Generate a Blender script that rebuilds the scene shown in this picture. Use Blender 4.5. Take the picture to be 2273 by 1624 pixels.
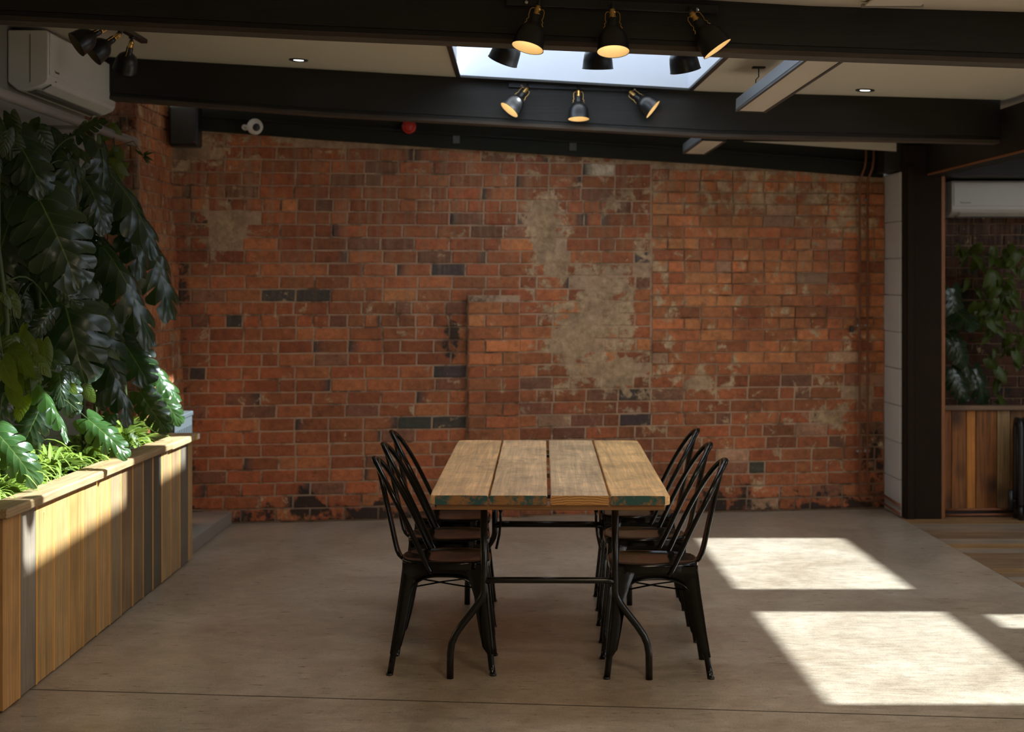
import bpy, math, random
from mathutils import Vector, Matrix, Quaternion
from mathutils.noise import noise as pnoise
for _o in list(bpy.data.objects): bpy.data.objects.remove(_o)
SC = bpy.context.scene
COL = SC.collection
rnd = random.Random(7)

# ------------------------------------------------------------ camera, world, sun, exposure
CX, HY, F, H = 1136.5, 617.0, 3400.0, 1.57
cam_d = bpy.data.cameras.new('camera'); cam = bpy.data.objects.new('camera', cam_d); COL.objects.link(cam)
cam.location = (0, 0, H); cam.rotation_euler = (math.pi/2, 0, 0)
cam_d.sensor_width = 36; cam_d.lens = F*36/2273; cam_d.shift_y = -(812-HY)/2273
cam_d.clip_end = 200
cam_d.dof.use_dof = True; cam_d.dof.focus_distance = 5.95; cam_d.dof.aperture_fstop = 3.4
SC.camera = cam
w = bpy.data.worlds.new('sky'); SC.world = w; w.use_nodes = True
w.node_tree.nodes['Background'].inputs[0].default_value = (.86, .92, 1.0, 1)
w.node_tree.nodes['Background'].inputs[1].default_value = 3.6
sun_d = bpy.data.lights.new('sun', 'SUN'); sun = bpy.data.objects.new('sun', sun_d); COL.objects.link(sun)
sun_d.energy = 16.0; sun_d.angle = math.radians(0.9); sun_d.color = (.80, .91, 1.0)
sun.rotation_euler = Vector((-1.05, .0, -1)).to_track_quat('-Z', 'Y').to_euler()
sun.location = (8, 3, 9)
def area(name, loc, direction, sx, sy, power, color, portal=False):
    d = bpy.data.lights.new(name, 'AREA'); o = bpy.data.objects.new(name, d); COL.objects.link(o)
    d.shape = 'RECTANGLE'; d.size = sx; d.size_y = sy; d.energy = power; d.color = color
    o.location = loc; o.rotation_euler = Vector(direction).to_track_quat('-Z', 'Y').to_euler()
    if portal: d.cycles.is_portal = True
    return o
WARM = (1.0, .80, .56)
SC.view_settings.view_transform = 'Standard'; SC.view_settings.look = 'None'
SC.view_settings.gamma = 1; SC.view_settings.use_curve_mapping = False
SC.view_settings.exposure = 0.26

def P(px, py, Y): return Vector(((px-CX)*Y/F, Y, H-(py-HY)*Y/F))
def lerp(a, b, t): return a+(b-a)*t
def pw(x, pts):
    if x <= pts[0][0]: a, b = pts[0], pts[1]
    elif x >= pts[-1][0]: a, b = pts[-2], pts[-1]
    else:
        for a, b in zip(pts, pts[1:]):
            if x <= b[0]: break
    return a[1]+(b[1]-a[1])*(x-a[0])/(b[0]-a[0])

# ------------------------------------------------------------ materials
class NT:
    def __init__(s, name):
        s.m = bpy.data.materials.new(name); s.m.use_nodes = True
        s.t = s.m.node_tree; s.n = s.t.nodes; s.b = s.n['Principled BSDF']; s.out = s.n['Material Output']
    def add(s, kind, **kw):
        n = s.n.new(kind)
        for k, v in kw.items():
            if k.startswith('i_'):
                n.inputs[k[2:].replace('_', ' ')].default_value = v
            else: setattr(n, k, v)
        return n
    def link(s, a, b): s.t.links.new(a, b)
    def mix(s, fac, a, b, mode='MIX'):
        n = s.n.new('ShaderNodeMix'); n.data_type = 'RGBA'; n.blend_type = mode
        for i, v in ((0, fac), (6, a), (7, b)):
            if hasattr(v, 'links'): s.link(v, n.inputs[i])
            elif isinstance(v, (int, float)): n.inputs[i].default_value = v
            else: n.inputs[i].default_value = (*v[:3], 1)
        return n.outputs[2]
    def ramp(s, src, stops):
        n = s.n.new('ShaderNodeValToRGB'); s.link(src, n.inputs[0])
        e = n.color_ramp.elements
        while len(e) < len(stops): e.new(.5)
        for k, (p, c) in enumerate(stops):
            e[k].position = p; e[k].color = (c, c, c, 1) if isinstance(c, (int, float)) else (*c, 1)
        return n.outputs[0]
    def math(s, op, a, b=0.0):
        n = s.n.new('ShaderNodeMath'); n.operation = op
        for i, v in enumerate((a, b)):
            if hasattr(v, 'links'): s.link(v, n.inputs[i])
            else: n.inputs[i].default_value = v
        return n.outputs[0]
    def noise(s, vec, scale, detail=3, rough=.55, dist=0):
        n = s.n.new('ShaderNodeTexNoise'); n.inputs['Scale'].default_value = scale
        n.inputs['Detail'].default_value = detail; n.inputs['Roughness'].default_value = rough
        n.inputs['Distortion'].default_value = dist
        if vec is not None: s.link(vec, n.inputs['Vector'])
        return n.outputs['Fac']
    def coord(s, kind='Object', scale=(1, 1, 1), rot=(0, 0, 0), rand=False):
        if kind == 'World':
            g = s.n.new('ShaderNodeNewGeometry').outputs['Position']
        else: g = s.n.new('ShaderNodeTexCoord').outputs[kind]
        m = s.n.new('ShaderNodeMapping'); m.inputs['Scale'].default_value = scale; m.inputs['Rotation'].default_value = rot
        s.link(g, m.inputs['Vector'])
        if rand:
            oi = s.n.new('ShaderNodeObjectInfo'); mu = s.n.new('ShaderNodeVectorMath'); mu.operation = 'SCALE'
            cb = s.n.new('ShaderNodeCombineXYZ')
            for i in range(3): s.link(oi.outputs['Random'], cb.inputs[i])
            s.link(cb.outputs[0], mu.inputs[0]); mu.inputs['Scale'].default_value = 37
            s.link(mu.outputs[0], m.inputs['Location'])
        return m.outputs[0]
    def bump(s, h, strength=.3, dist=.01):
        b = s.n.new('ShaderNodeBump'); b.inputs['Strength'].default_value = strength; b.inputs['Distance'].default_value = dist
        s.link(h, b.inputs['Height']); s.link(b.outputs[0], s.b.inputs['Normal'])
    def col(s, c): 
        if hasattr(c, 'links'): s.link(c, s.b.inputs['Base Color'])
        else: s.b.inputs['Base Color'].default_value = (*c, 1)
    def set(s, **kw):
        for k, v in kw.items():
            k = k.replace('_', ' ')
            if hasattr(v, 'links'): s.link(v, s.b.inputs[k])
            else: s.b.inputs[k].default_value = v

def plain(name, c, rough=.5, metal=0, var=.12, bump=.1, bs=60, coat=0, spec=.5):
    t = NT(name); v = t.coord('Object'); n = t.noise(v, 9, 4)
    d = tuple(x*(1-var) for x in c); l = tuple(min(1, x*(1+var)) for x in c)
    t.col(t.mix(n, d, l)); t.set(Roughness=rough, Metallic=metal, Coat_Weight=coat, Specular_IOR_Level=spec)
    if bump: t.bump(t.noise(v, bs, 3), bump, .004)
    return t.m

def wood(name, axis, dark=.45, objcol=True, base=(.4, .25, .12), rough=.6, scale=1.0, knots=False, coat=0, cracks=.35, saw=False):
    t = NT(name)
    sc = [42*scale]*3; sc[axis] = 1.6*scale
    v = t.coord('Object', sc, rand=True)
    n1 = t.noise(v, 1, 5, .6, 1.2)
    sc2 = [150*scale]*3; sc2[axis] = 2.2*scale
    n2 = t.noise(t.coord('Object', sc2, rand=True), 1, 3, .6)
    n3 = t.noise(t.coord('Object', (3, 3, 3), rand=True), 1.3, 3)
    if objcol: c = t.add('ShaderNodeObjectInfo').outputs['Color']
    else:
        r = t.add('ShaderNodeRGB'); r.outputs[0].default_value = (*base, 1); c = r.outputs[0]
    k = t.ramp(n1, [(.30, dark), (.5, .85), (.72, 1.18)])
    c1 = t.mix(1.0, c, k, 'MULTIPLY')
    k2 = t.ramp(n2, [(.30, 1-cracks), (.48, 1.0)])
    c2 = t.mix(1.0, c1, k2, 'MULTIPLY')
    k3 = t.ramp(n3, [(.3, .78), (.7, 1.15)])
    c3 = t.mix(1.0, c2, k3, 'MULTIPLY')
    if saw:
        sv = t.noise(t.coord('Object', (14, 130, 10), rand=True), 1, 4, .75)
        c3 = t.mix(1.0, c3, t.ramp(sv, [(.30, .35), (.40, 1.0)]), 'MULTIPLY')
        c3 = t.mix(1.0, c3, t.ramp(t.noise(t.coord('Object', (9, 5, 3), rand=True), 1, 6, .7), [(.33, .68), (.5, 1.05)]), 'MULTIPLY')
    if knots:
        vo = t.add('ShaderNodeTexVoronoi'); vo.inputs['Scale'].default_value = 1
        sk = [7.0]*3; sk[axis] = 4.2
        t.link(t.coord('Object', sk, rand=True), vo.inputs['Vector'])
        kk = t.ramp(vo.outputs['Distance'], [(.12, .10), (.45, 1.0)])
        c3 = t.mix(.85, c3, kk, 'MULTIPLY')
    t.col(c3); t.set(Roughness=rough, Coat_Weight=coat)
    t.bump(t.mix(.5, n1, n2), .35, .004)
    return t.m

def brick_mat(name, mortar=False):
    t = NT(name); v = t.coord('World')
    n1 = t.noise(v, 26, 5, .65); n2 = t.noise(v, 110, 3, .6); n3 = t.noise(v, 9, 5, .7, .4); n4 = t.noise(v, 5, 4, .7)
    cement = t.mix(t.ramp(n1, [(.3, 0), (.7, 1)]), (.29, .175, .09), (.60, .415, .235))
    cement = t.mix(1.0, cement, t.ramp(n3, [(.35, .72), (.6, 1.1)]), 'MULTIPLY')
    if mortar:
        base = t.mix(n3, (.30, .175, .105), (.66, .46, .31))
        dk = t.ramp(n4, [(.38, .40), (.48, 1.0)])
        base = t.mix(1.0, base, dk, 'MULTIPLY')
        a = t.add('ShaderNodeAttribute', attribute_name='Mask'); sp = t.add('ShaderNodeSeparateColor'); t.link(a.outputs['Color'], sp.inputs[0])
        base = t.mix(sp.outputs[0], base, cement)
        base = t.mix(sp.outputs[1], base, (.018, .013, .008))
        t.col(base); t.set(Roughness=.95, Specular_IOR_Level=.2); t.bump(t.mix(.5, n1, n2), .8, .012)
        return t.m
    a = t.add('ShaderNodeAttribute', attribute_name='Col').outputs['Color']
    k = t.ramp(n1, [(.28, .58), (.5, .98), (.75, 1.35)])
    c = t.mix(1.0, a, k, 'MULTIPLY')
    pits = t.ramp(n2, [(.28, .45), (.40, 1.0)])
    c = t.mix(1.0, c, pits, 'MULTIPLY')
    mk = t.add('ShaderNodeAttribute', attribute_name='Mask'); sp = t.add('ShaderNodeSeparateColor'); t.link(mk.outputs['Color'], sp.inputs[0])
    n3 = t.ramp(n3, [(.30, 0), (.70, 1)]); n4 = t.ramp(n4, [(.30, 0), (.70, 1)])
    thr = t.math('SUBTRACT', t.math('ADD', sp.outputs[0], n3), 1.0)
    sm = t.ramp(t.math('MULTIPLY', t.math('ADD', thr, .03), 7.0), [(0, 0), (1, 1)])
    c = t.mix(sm, c, cement)
    fleck = t.ramp(t.noise(v, 55, 2, .5), [(.70, 0), (.76, .55)])
    c = t.mix(fleck, c, (.42, .33, .25))
    so = t.math('SUBTRACT', t.math('ADD', sp.outputs[1], n4), 1.0)
    sm2 = t.ramp(t.math('MULTIPLY', t.math('ADD', so, .02), 6.0), [(0, 0), (1, .93)])
    c = t.mix(sm2, c, (.016, .013, .009))
    stk = t.noise(t.coord('World', (34, 34, 1.6)), 1, 4, .6)
    hz = t.add('ShaderNodeSeparateXYZ'); t.link(v, hz.inputs[0])
    hm = t.ramp(t.math('DIVIDE', hz.outputs[2], 2.6), [(.45, 0), (.80, .55)])
    c = t.mix(t.math('MULTIPLY', t.ramp(stk, [(.46, 0), (.66, 1)]), hm), c, (.34, .22, .13))
    c = t.mix(1.0, c, t.ramp(t.noise(v, 2.2, 4, .6), [(.3, .72), (.65, 1.12)]), 'MULTIPLY')
    t.col(c); t.set(Roughness=.66, Specular_IOR_Level=.4)
    t.bump(t.mix(.4, n1, n2), .55, .008)
    return t.m

M = {}
M['brick'] = brick_mat('brick'); M['mortar'] = brick_mat('mortar', True)
def concrete():
    t = NT('polished concrete'); v = t.coord('World')
    a = t.noise(v, 1.6, 6, .7, .6); b = t.noise(t.coord('World', (3, 17, 1)), 2.6, 7, .72); c = t.noise(v, 140, 2, .6)
    base = t.mix(t.ramp(a, [(.32, 0), (.68, 1)]), (.29, .222, .150), (.465, .388, .288))
    base = t.mix(1.0, base, t.ramp(b, [(.3, .78), (.7, 1.14)]), 'MULTIPLY')
    base = t.mix(1.0, base, t.ramp(c, [(.3, .76), (.6, 1.08)]), 'MULTIPLY')
    base = t.mix(1.0, base, t.ramp(t.noise(v, 14, 6, .75, .5), [(.32, .80), (.62, 1.08)]), 'MULTIPLY')
    sc = t.noise(t.coord('World', (6, 60, 1), (0, 0, .5)), 1.5, 4, .7)
    base = t.mix(t.ramp(sc, [(.64, 0), (.74, .22)]), base, (.16, .11, .07))
    t.col(base); t.set(Roughness=t.ramp(b, [(.3, .24), (.7, .42)]), Specular_IOR_Level=.5)
    t.bump(t.mix(.5, b, c), .12, .003)
    return t.m
M['concrete'] = concrete()
M['step'] = plain('rough concrete', (.23, .19, .15), .8, bump=.5, bs=40)
M['crack'] = plain('joint dirt', (.15, .11, .075), .9)
M['ceiling'] = plain('ceiling plaster', (.60, .55, .45), .9, var=.03, bump=.05)
M['whitewall'] = plain('white painted wall', (.55, .52, .46), .85, var=.08, bump=.25, bs=18)
M['greywall'] = plain('grey painted wall', (.25, .23, .195), .85, var=.1, bump=.2, bs=14)
M['beam'] = wood('black stained beam', 0, .7, False, (.011, .010, .006), .55, .6)
M['beam_edge'] = wood('brown beam soffit', 0, .6, False, (.075, .055, .038), .7, .6)
M['steel'] = plain('dark painted steel', (.020, .021, .015), .7, var=.15, spec=.15)
M['black'] = plain('matt black metal', (.010, .010, .010), .36, bump=.03, spec=.5)
M['gloss'] = plain('gloss black lacquer', (.004, .004, .003), .14, var=.3, bump=.04, bs=25, spec=.32)
M['tubeblack'] = plain('black tube enamel', (.004, .004, .003), .24, var=.2, bump=.05)
M['brass'] = plain('brass', (.75, .48, .16), .28, 1, bump=.02)
M['copper'] = plain('copper pipe', (.20, .075, .035), .55, .4, var=.3, bump=.02)
M['lining'] = plain('cream lamp lining', (.80, .66, .42), .6, var=.02, bump=0)
M['chrome'] = plain('chrome', (.7, .72, .75), .15, 1, bump=0)
M['galv'] = plain('grey metal rail', (.34, .32, .29), .5, .2, bump=.1)
M['acwhite'] = plain('white plastic', (.72, .70, .63), .35, var=.03, bump=.02)
M['acdark'] = plain('air outlet grey', (.14, .13, .11), .6)
M['shaft'] = plain('skylight shaft white', (.58, .63, .70), .8, var=.02, bump=.02)
M['panelgrey'] = plain('grey zinc sheet', (.10, .118, .12), .5, .2, var=.12)
M['soil'] = plain('potting soil', (.03, .02, .012), .95, bump=1, bs=50)
M['red'] = plain('red plastic', (.45, .02, .01), .4, bump=0)
M['trim'] = plain('black trim', (.02, .02, .016), .5)
M['diffuser'] = plain('frosted diffuser', (.62, .56, .46), .5, var=.02, bump=0)
M['washer'] = plain('dull washer', (.07, .072, .06), .6)
M['alu'] = plain('grey fixture side', (.12, .13, .13), .4, .3, bump=0)
M['batten'] = wood('reddish batten', 2, .6, False, (.30, .11, .035), .5)
M['plank'] = wood('reclaimed planks', 2, .62, True, rough=.55, cracks=.25)
M['cap'] = wood('planter cap', 1, .55, True, rough=.6)
M['caporange'] = plain('orange plank edge', (.72, .33, .07), .7)
M['tableplank'] = wood('scaffold board', 1, .66, True, rough=.42, scale=.8, cracks=.22, saw=True)
M['cleat'] = wood('table cleat', 0, .5, False, (.30, .14, .045), .6)
M['floorboard'] = wood('oak floorboards', 0, .55, True, rough=.45, scale=.7)
M['darkplank'] = wood('dark stained boards', 2, .4, True, rough=.6, knots=True)
M['white_dot'] = plain('white label', (.75, .73, .68), .6, bump=0)
M['yellow'] = plain('yellow tape', (.80, .48, .02), .6, bump=0)
def painted_end():
    t = NT('painted board ends'); v = t.coord('World')
    n = t.noise(v, 22, 5, .7); r = t.noise(t.coord('World', (30, 1, 160)), 1, 2, .5, 2)
    wd = t.mix(r, (.16, .07, .02), (.38, .18, .055))
    g = t.mix(t.noise(v, 7, 2), (.02, .10, .065), (.015, .06, .08))
    t.col(t.mix(t.ramp(n, [(.44, 1), (.56, 0)]), wd, g)); t.set(Roughness=.6); t.bump(n, .4, .003)
    return t.m
M['paintend'] = painted_end()
def rawend():
    t = NT('raw sawn end grain'); v = t.coord('World', (1, 1, 1))
    wv = t.add('ShaderNodeTexWave', wave_type='RINGS', rings_direction='SPHERICAL'); wv.inputs['Scale'].default_value = 34
    wv.inputs['Distortion'].default_value = 3; t.link(t.coord('Object'), wv.inputs['Vector'])
    t.col(t.mix(wv.outputs['Fac'], (.30, .13, .03), (.58, .30, .09))); t.set(Roughness=.65)
    return t.m
M['rawend'] = rawend()
def emis(name, c, s):
    t = NT(name); t.col(c); t.set(Emission_Color=(*c, 1), Emission_Strength=s); return t.m
M['bulb'] = emis('warm bulb', (1, .84, .58), 4.5)
M['led'] = emis('downlight lens', (.85, .95, 1), 5)
def glass(name):
    t = NT(name); tr = t.add('ShaderNodeBsdfTransparent'); gl = t.add('ShaderNodeBsdfGlossy'); gl.inputs['Roughness'].default_value = .02
    mx = t.add('ShaderNodeMixShader'); mx.inputs[0].default_value = .06
    t.link(tr.outputs[0], mx.inputs[1]); t.link(gl.outputs[0], mx.inputs[2]); t.link(mx.outputs[0], t.out.inputs[0]); return t.m
M['glass'] = glass('window glass')
def leafmat(name, c, c2, vein, rough=.3, trans=.3, tc=(.25, .4, .03)):
    t = NT(name); uv = t.add('ShaderNodeTexCoord').outputs['UV']; sp = t.add('ShaderNodeSeparateXYZ'); t.link(uv, sp.inputs[0])
    av = t.math('ABSOLUTE', sp.outputs[1])
    mid = t.ramp(av, [(.012, 1), (.03, 0)])
    wv = t.math('ABSOLUTE', t.math('SINE', t.math('MULTIPLY', t.math('SUBTRACT', sp.outputs[0], t.math('MULTIPLY', av, .25)), 22.0)))
    sv = t.ramp(wv, [(.04, .5), (.14, 0)])
    n = t.noise(t.coord('Object', rand=True), 7, 3)
    base = t.mix(n, c, c2)
    base = t.mix(sv, base, vein); base = t.mix(mid, base, vein)
    t.col(base); t.set(Roughness=rough, Specular_IOR_Level=.6)
    t.bump(t.math('ADD', wv, n), .25, .006)
    tl = t.add('ShaderNodeBsdfTranslucent'); tl.inputs[0].default_value = (*tc, 1)
    mx = t.add('ShaderNodeMixShader'); mx.inputs[0].default_value = trans
    t.link(t.b.outputs[0], mx.inputs[1]); t.link(tl.outputs[0], mx.inputs[2]); t.link(mx.outputs[0], t.out.inputs[0])
    return t.m
M['monstera'] = leafmat('monstera leaf', (.008, .020, .010), (.018, .040, .015), (.10, .15, .03), .27, .16, (.16, .30, .02))
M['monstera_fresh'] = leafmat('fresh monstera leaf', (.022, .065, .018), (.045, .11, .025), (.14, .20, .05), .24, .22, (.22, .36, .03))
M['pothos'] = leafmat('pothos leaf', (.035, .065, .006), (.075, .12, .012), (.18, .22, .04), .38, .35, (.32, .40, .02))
M['pothos_dark'] = leafmat('shaded pothos leaf', (.016, .034, .008), (.035, .06, .012), (.07, .09, .02), .4, .3, (.14, .2, .02))  # pothos copy with the shade inside the foliage put into its colours
M['spider'] = leafmat('spider plant blade', (.22, .36, .05), (.34, .46, .09), (.62, .66, .30), .4, .35, (.45, .6, .08))
M['stem'] = plain('green stem', (.05, .075, .02), .6)
M['stem_brown'] = plain('brown aerial root', (.09, .055, .025), .8)

# ------------------------------------------------------------ mesh builder
class MB:
    def __init__(s): s.v = []; s.f = []; s.mi = []; s.sm = []; s.uv = []; s.cur = 0
    def face(s, idx, smooth=False): s.f.append(tuple(idx)); s.mi.append(s.cur); s.sm.append(smooth)
    def box(s, x0, y0, z0, x1, y1, z1, ch=0.0, T=None):
        xs, ys, zs = sorted((x0, x1)), sorted((y0, y1)), sorted((z0, z1))
        n = len(s.v)
        if ch <= 0:
            pts = [(x, y, z) for z in zs for y in ys for x in xs]
            fs = [(0, 2, 3, 1), (4, 5, 7, 6), (0, 1, 5, 4), (2, 6, 7, 3), (0, 4, 6, 2), (1, 3, 7, 5)]
        else:
            pts = []; cx = [(xs[0]+xs[1])/2, (ys[0]+ys[1])/2, (zs[0]+zs[1])/2]; hh = [(xs[1]-xs[0])/2, (ys[1]-ys[0])/2, (zs[1]-zs[0])/2]
            ch = min(ch, *[h*.9 for h in hh]); ix = {}
            for sx in (-1, 1):
                for sy in (-1, 1):
                    for sz in (-1, 1):
                        sg = (sx, sy, sz)
                        for a in range(3):
                            ix[sg+(a,)] = len(pts)
                            pts.append(tuple(cx[k]+sg[k]*(hh[k] if k == a else hh[k]-ch) for k in range(3)))
            fs = []
            def outw(f):
                p = [Vector(pts[i]) for i in f]; nn = (p[1]-p[0]).cross(p[2]-p[0]); c = sum(p, Vector())/len(p)-Vector(cx)
                return f if nn.dot(c) > 0 else tuple(reversed(f))
            for a in range(3):
                b, c = (a+1) % 3, (a+2) % 3
                for sg in (-1, 1):
                    q = []
                    for sb, sc_ in ((-1, -1), (1, -1), (1, 1), (-1, 1)):
                        t = [0, 0, 0]; t[a] = sg; t[b] = sb; t[c] = sc_; q.append(ix[tuple(t)+(a,)])
                    fs.append(outw(tuple(q)))
                for sb in (-1, 1):
                    for sc_ in (-1, 1):
                        q = []
                        for sa, ax in ((-1, b), (1, b), (1, c), (-1, c)):
                            t = [0, 0, 0]; t[a] = sa; t[b] = sb; t[c] = sc_; q.append(ix[tuple(t)+(ax,)])
                        fs.append(outw(tuple(q)))
            for sx in (-1, 1):
                for sy in (-1, 1):
                    for sz in (-1, 1): fs.append(outw(tuple(ix[(sx, sy, sz, a)] for a in range(3))))
        for p in pts: s.v.append(tuple(T @ Vector(p)) if T else p)
        for f in fs: s.face([n+i for i in f])
        return s
    def prism(s, poly, a, b, axis=1):
        """poly: 2D points; extruded from a to b along axis (0:x,(y,z) 1:y,(x,z) 2:z,(x,y)); a,b numbers"""
        n = len(s.v); k = len(poly)
        def mk(p, t): return {0: (t, p[0], p[1]), 1: (p[0], t, p[1]), 2: (p[0], p[1], t)}[axis]
        for t in (a, b):
            for p in poly: s.v.append(mk(p, t))
        s.face(range(n, n+k)); s.face(range(n+2*k-1, n+k-1, -1))
        for i in range(k):
            j = (i+1) % k; s.face((n+j, n+i, n+k+i, n+k+j))
        return s
    def tube(s, pts, r, seg=8, caps=True, r2=None, flat=None):
        pts = [Vector(p) for p in pts]; k = len(pts); n0 = len(s.v)
        tan = [(pts[min(i+1, k-1)]-pts[max(i-1, 0)]).normalized() for i in range(k)]
        up = Vector((0, 0, 1)) if abs(tan[0].z) < .9 else Vector((1, 0, 0))
        nrm = (up-tan[0]*up.dot(tan[0])).normalized()
        for i in range(k):
            nrm = (nrm-tan[i]*nrm.dot(tan[i])).normalized(); bi = tan[i].cross(nrm)
            rr = r[i] if isinstance(r, (list, tuple)) else (r if r2 is None else lerp(r, r2, i/(k-1)))
            for j in range(seg):
                a = 2*math.pi*j/seg
                s.v.append(tuple(pts[i]+nrm*math.cos(a)*rr*(flat or 1)+bi*math.sin(a)*rr))
        for i in range(k-1):
            for j in range(seg):
                a = n0+i*seg+j; b = n0+i*seg+(j+1) % seg
                s.face((a, b, b+seg, a+seg), True)
        if caps:
            s.face([n0+j for j in reversed(range(seg))]); s.face([n0+(k-1)*seg+j for j in range(seg)])
        return s
    def lathe(s, prof, seg=24, T=None, close=False):
        n0 = len(s.v)
        for r, z in prof:
            for j in range(seg):
                a = 2*math.pi*j/seg; p = Vector((r*math.cos(a), r*math.sin(a), z))
                s.v.append(tuple(T @ p if T else p))
        for i in range(len(prof)-1):
            for j in range(seg):
                a = n0+i*seg+j; b = n0+i*seg+(j+1) % seg
                s.face((a, b, b+seg, a+seg), True)
        if close:
            s.face([n0+j for j in reversed(range(seg))]); s.face([n0+(len(prof)-1)*seg+j for j in range(seg)])
        return s
    def mesh(s, name, mats):
        me = bpy.data.meshes.new(name); me.from_pydata(s.v, [], s.f)
        for m in (mats if isinstance(mats, (list, tuple)) else [mats]): me.materials.append(m)
        me.polygons.foreach_set('material_index', s.mi); me.polygons.foreach_set('use_smooth', s.sm); me.update()
        return me
    def build(s, name, mats, parent=None):
        return link(name, s.mesh(name, mats), parent)

def link(name, me, parent=None, M4=None):
    o = bpy.data.objects.new(name, me); COL.objects.link(o)
    if parent is not None: o.parent = parent
    if M4 is not None: o.matrix_local = M4
    return o
def tag(o, label=None, cat=None, group=None, kind=None):
    for k, v in (('label', label), ('category', cat), ('group', group), ('kind', kind)):
        if v: o[k] = v
    return o
def thing(name, label, cat, loc=(0, 0, 0), rz=0, group=None):
    o = bpy.data.objects.new(name, None); COL.objects.link(o); o.location = loc; o.rotation_euler = (0, 0, rz)
    o.empty_display_size = .1
    return tag(o, label, cat, group)
def copy_tree(o, parent=None):
    c = o.copy(); COL.objects.link(c); c.parent = parent
    for ch in list(o.children): copy_tree(ch, c)
    return c
def bev(o, w=.004, seg=2):
    m = o.modifiers.new('b', 'BEVEL'); m.width = w; m.segments = seg; m.limit_method = 'ANGLE'; m.angle_limit = .6
    for p in o.data.polygons: p.use_smooth = False
    return o

# ------------------------------------------------------------ ceiling geometry
CEIL = [(-2.6, 2.8168), (1.09, 2.605), (2.84, 2.555), (6.3, 2.456)]
def zc(x, y): return pw(x, CEIL)-.014*(8.5-y)
SK_C = [(-.281, .967, 5.75, 8.39, .57), (-.281, .967, 8.72, 9.48, .42)]
SK_R = [(3.775, 4.785, 7.74, 9.25, .15), (3.775, 4.785, 5.65, 7.21, .15), (4.77, 5.7, 6.88, 7.15, .1)]
XL, XR, YF, YB = -2.44, 6.2, -3.0, 11.3
def build_ceiling():
    holes = SK_C+SK_R
    xs = sorted({XL-.1, 1.09, 2.84, XR+.1, *[h[0] for h in holes], *[h[1] for h in holes]})
    ys = sorted({YF-.1, YB, *[h[2] for h in holes], *[h[3] for h in holes]})
    b = MB(); idx = {}
    for i, x in enumerate(xs):
        for j, y in enumerate(ys): idx[i, j] = len(b.v); b.v.append((x, y, zc(x, y)))
    for i in range(len(xs)-1):
        for j in range(len(ys)-1):
            mx, my = (xs[i]+xs[i+1])/2, (ys[j]+ys[j+1])/2
            if any(h[0] < mx < h[1] and h[2] < my < h[3] for h in holes): continue
            b.face((idx[i, j], idx[i, j+1], idx[i+1, j+1], idx[i+1, j]))
    o = b.build('ceiling', M['ceiling']); tag(o, 'sloping cream plaster ceiling with skylight openings', kind='structure')
    for n, (x0, x1, y0, y1, h) in enumerate(holes):
        root = bpy.data.objects.new('window_%d' % (n+1), None); COL.objects.link(root); root.location = ((x0+x1)/2, (y0+y1)/2, zc((x0+x1)/2, y0))
        tag(root, kind='structure'); off = -root.location
        def T(p): return (p[0]+off.x, p[1]+off.y, p[2]+off.z)
        s = MB(); c = [(x0, y0), (x1, y0), (x1, y1), (x0, y1)]
        for k in range(4):
            p, q = c[k], c[(k+1) % 4]; i0 = len(s.v)
            for (x, y, dz) in ((*p, 0), (*q, 0), (*q, h), (*p, h)): s.v.append(T((x, y, zc(x, y)+dz)))
            s.face((i0, i0+1, i0+2, i0+3))
        s.build('shaft_lining', M['shaft'], root)
        segs = [(y0, 7.19), (7.83, y1)] if n == 0 else [(y0, y1)]
        if n == 0:
            q = MB()
            for (x, y, dz) in [(x, y, dz) for dz in (h-.03, h+.02) for x, y in ((x0, 7.19), (x1, 7.19), (x1, 7.83), (x0, 7.83))]: q.v.append(T((x, y, zc(x, y)+dz)))
            for k in ((0, 3, 2, 1), (4, 5, 6, 7), (0, 1, 5, 4), (1, 2, 6, 5), (2, 3, 7, 6), (3, 0, 4, 7)): q.face(k)
            q.build('roof_rib', M['shaft'], root)
        for (ya, yb) in segs:
            g = MB()
            for x, y in ((x0, ya), (x1, ya), (x1, yb), (x0, yb)): g.v.append(T((x, y, zc(x, y)+h)))
            g.face((0, 1, 2, 3)); g.build('pane', M['glass'], root)
        f = MB(); t = .026
        for (a0, a1, b0, b1) in ((x0-t, x0, y0-t, y1+t), (x1, x1+t, y0-t, y1+t), (x0, x1, y0-t, y0), (x0, x1, y1, y1+t)):
            i0 = len(f.v)
            for dz in (-.012, .0):
                for x, y in ((a0, b0), (a1, b0), (a1, b1), (a0, b1)): f.v.append(T((x, y, zc(x, y)+dz)))
            for q in ((0, 3, 2, 1), (4, 5, 6, 7), (0, 1, 5, 4), (1, 2, 6, 5), (2, 3, 7, 6), (3, 0, 4, 7)): f.face([i0+i for i in q])
        f.build('window_frame', M['trim'], root)
        area('skylight portal', ((x0+x1)/2, (y0+y1)/2, zc((x0+x1)/2, (y0+y1)/2)+h+.02), (0, 0, -1), x1-x0, y1-y0, 1, (1, 1, 1), True)
build_ceiling()

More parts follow.
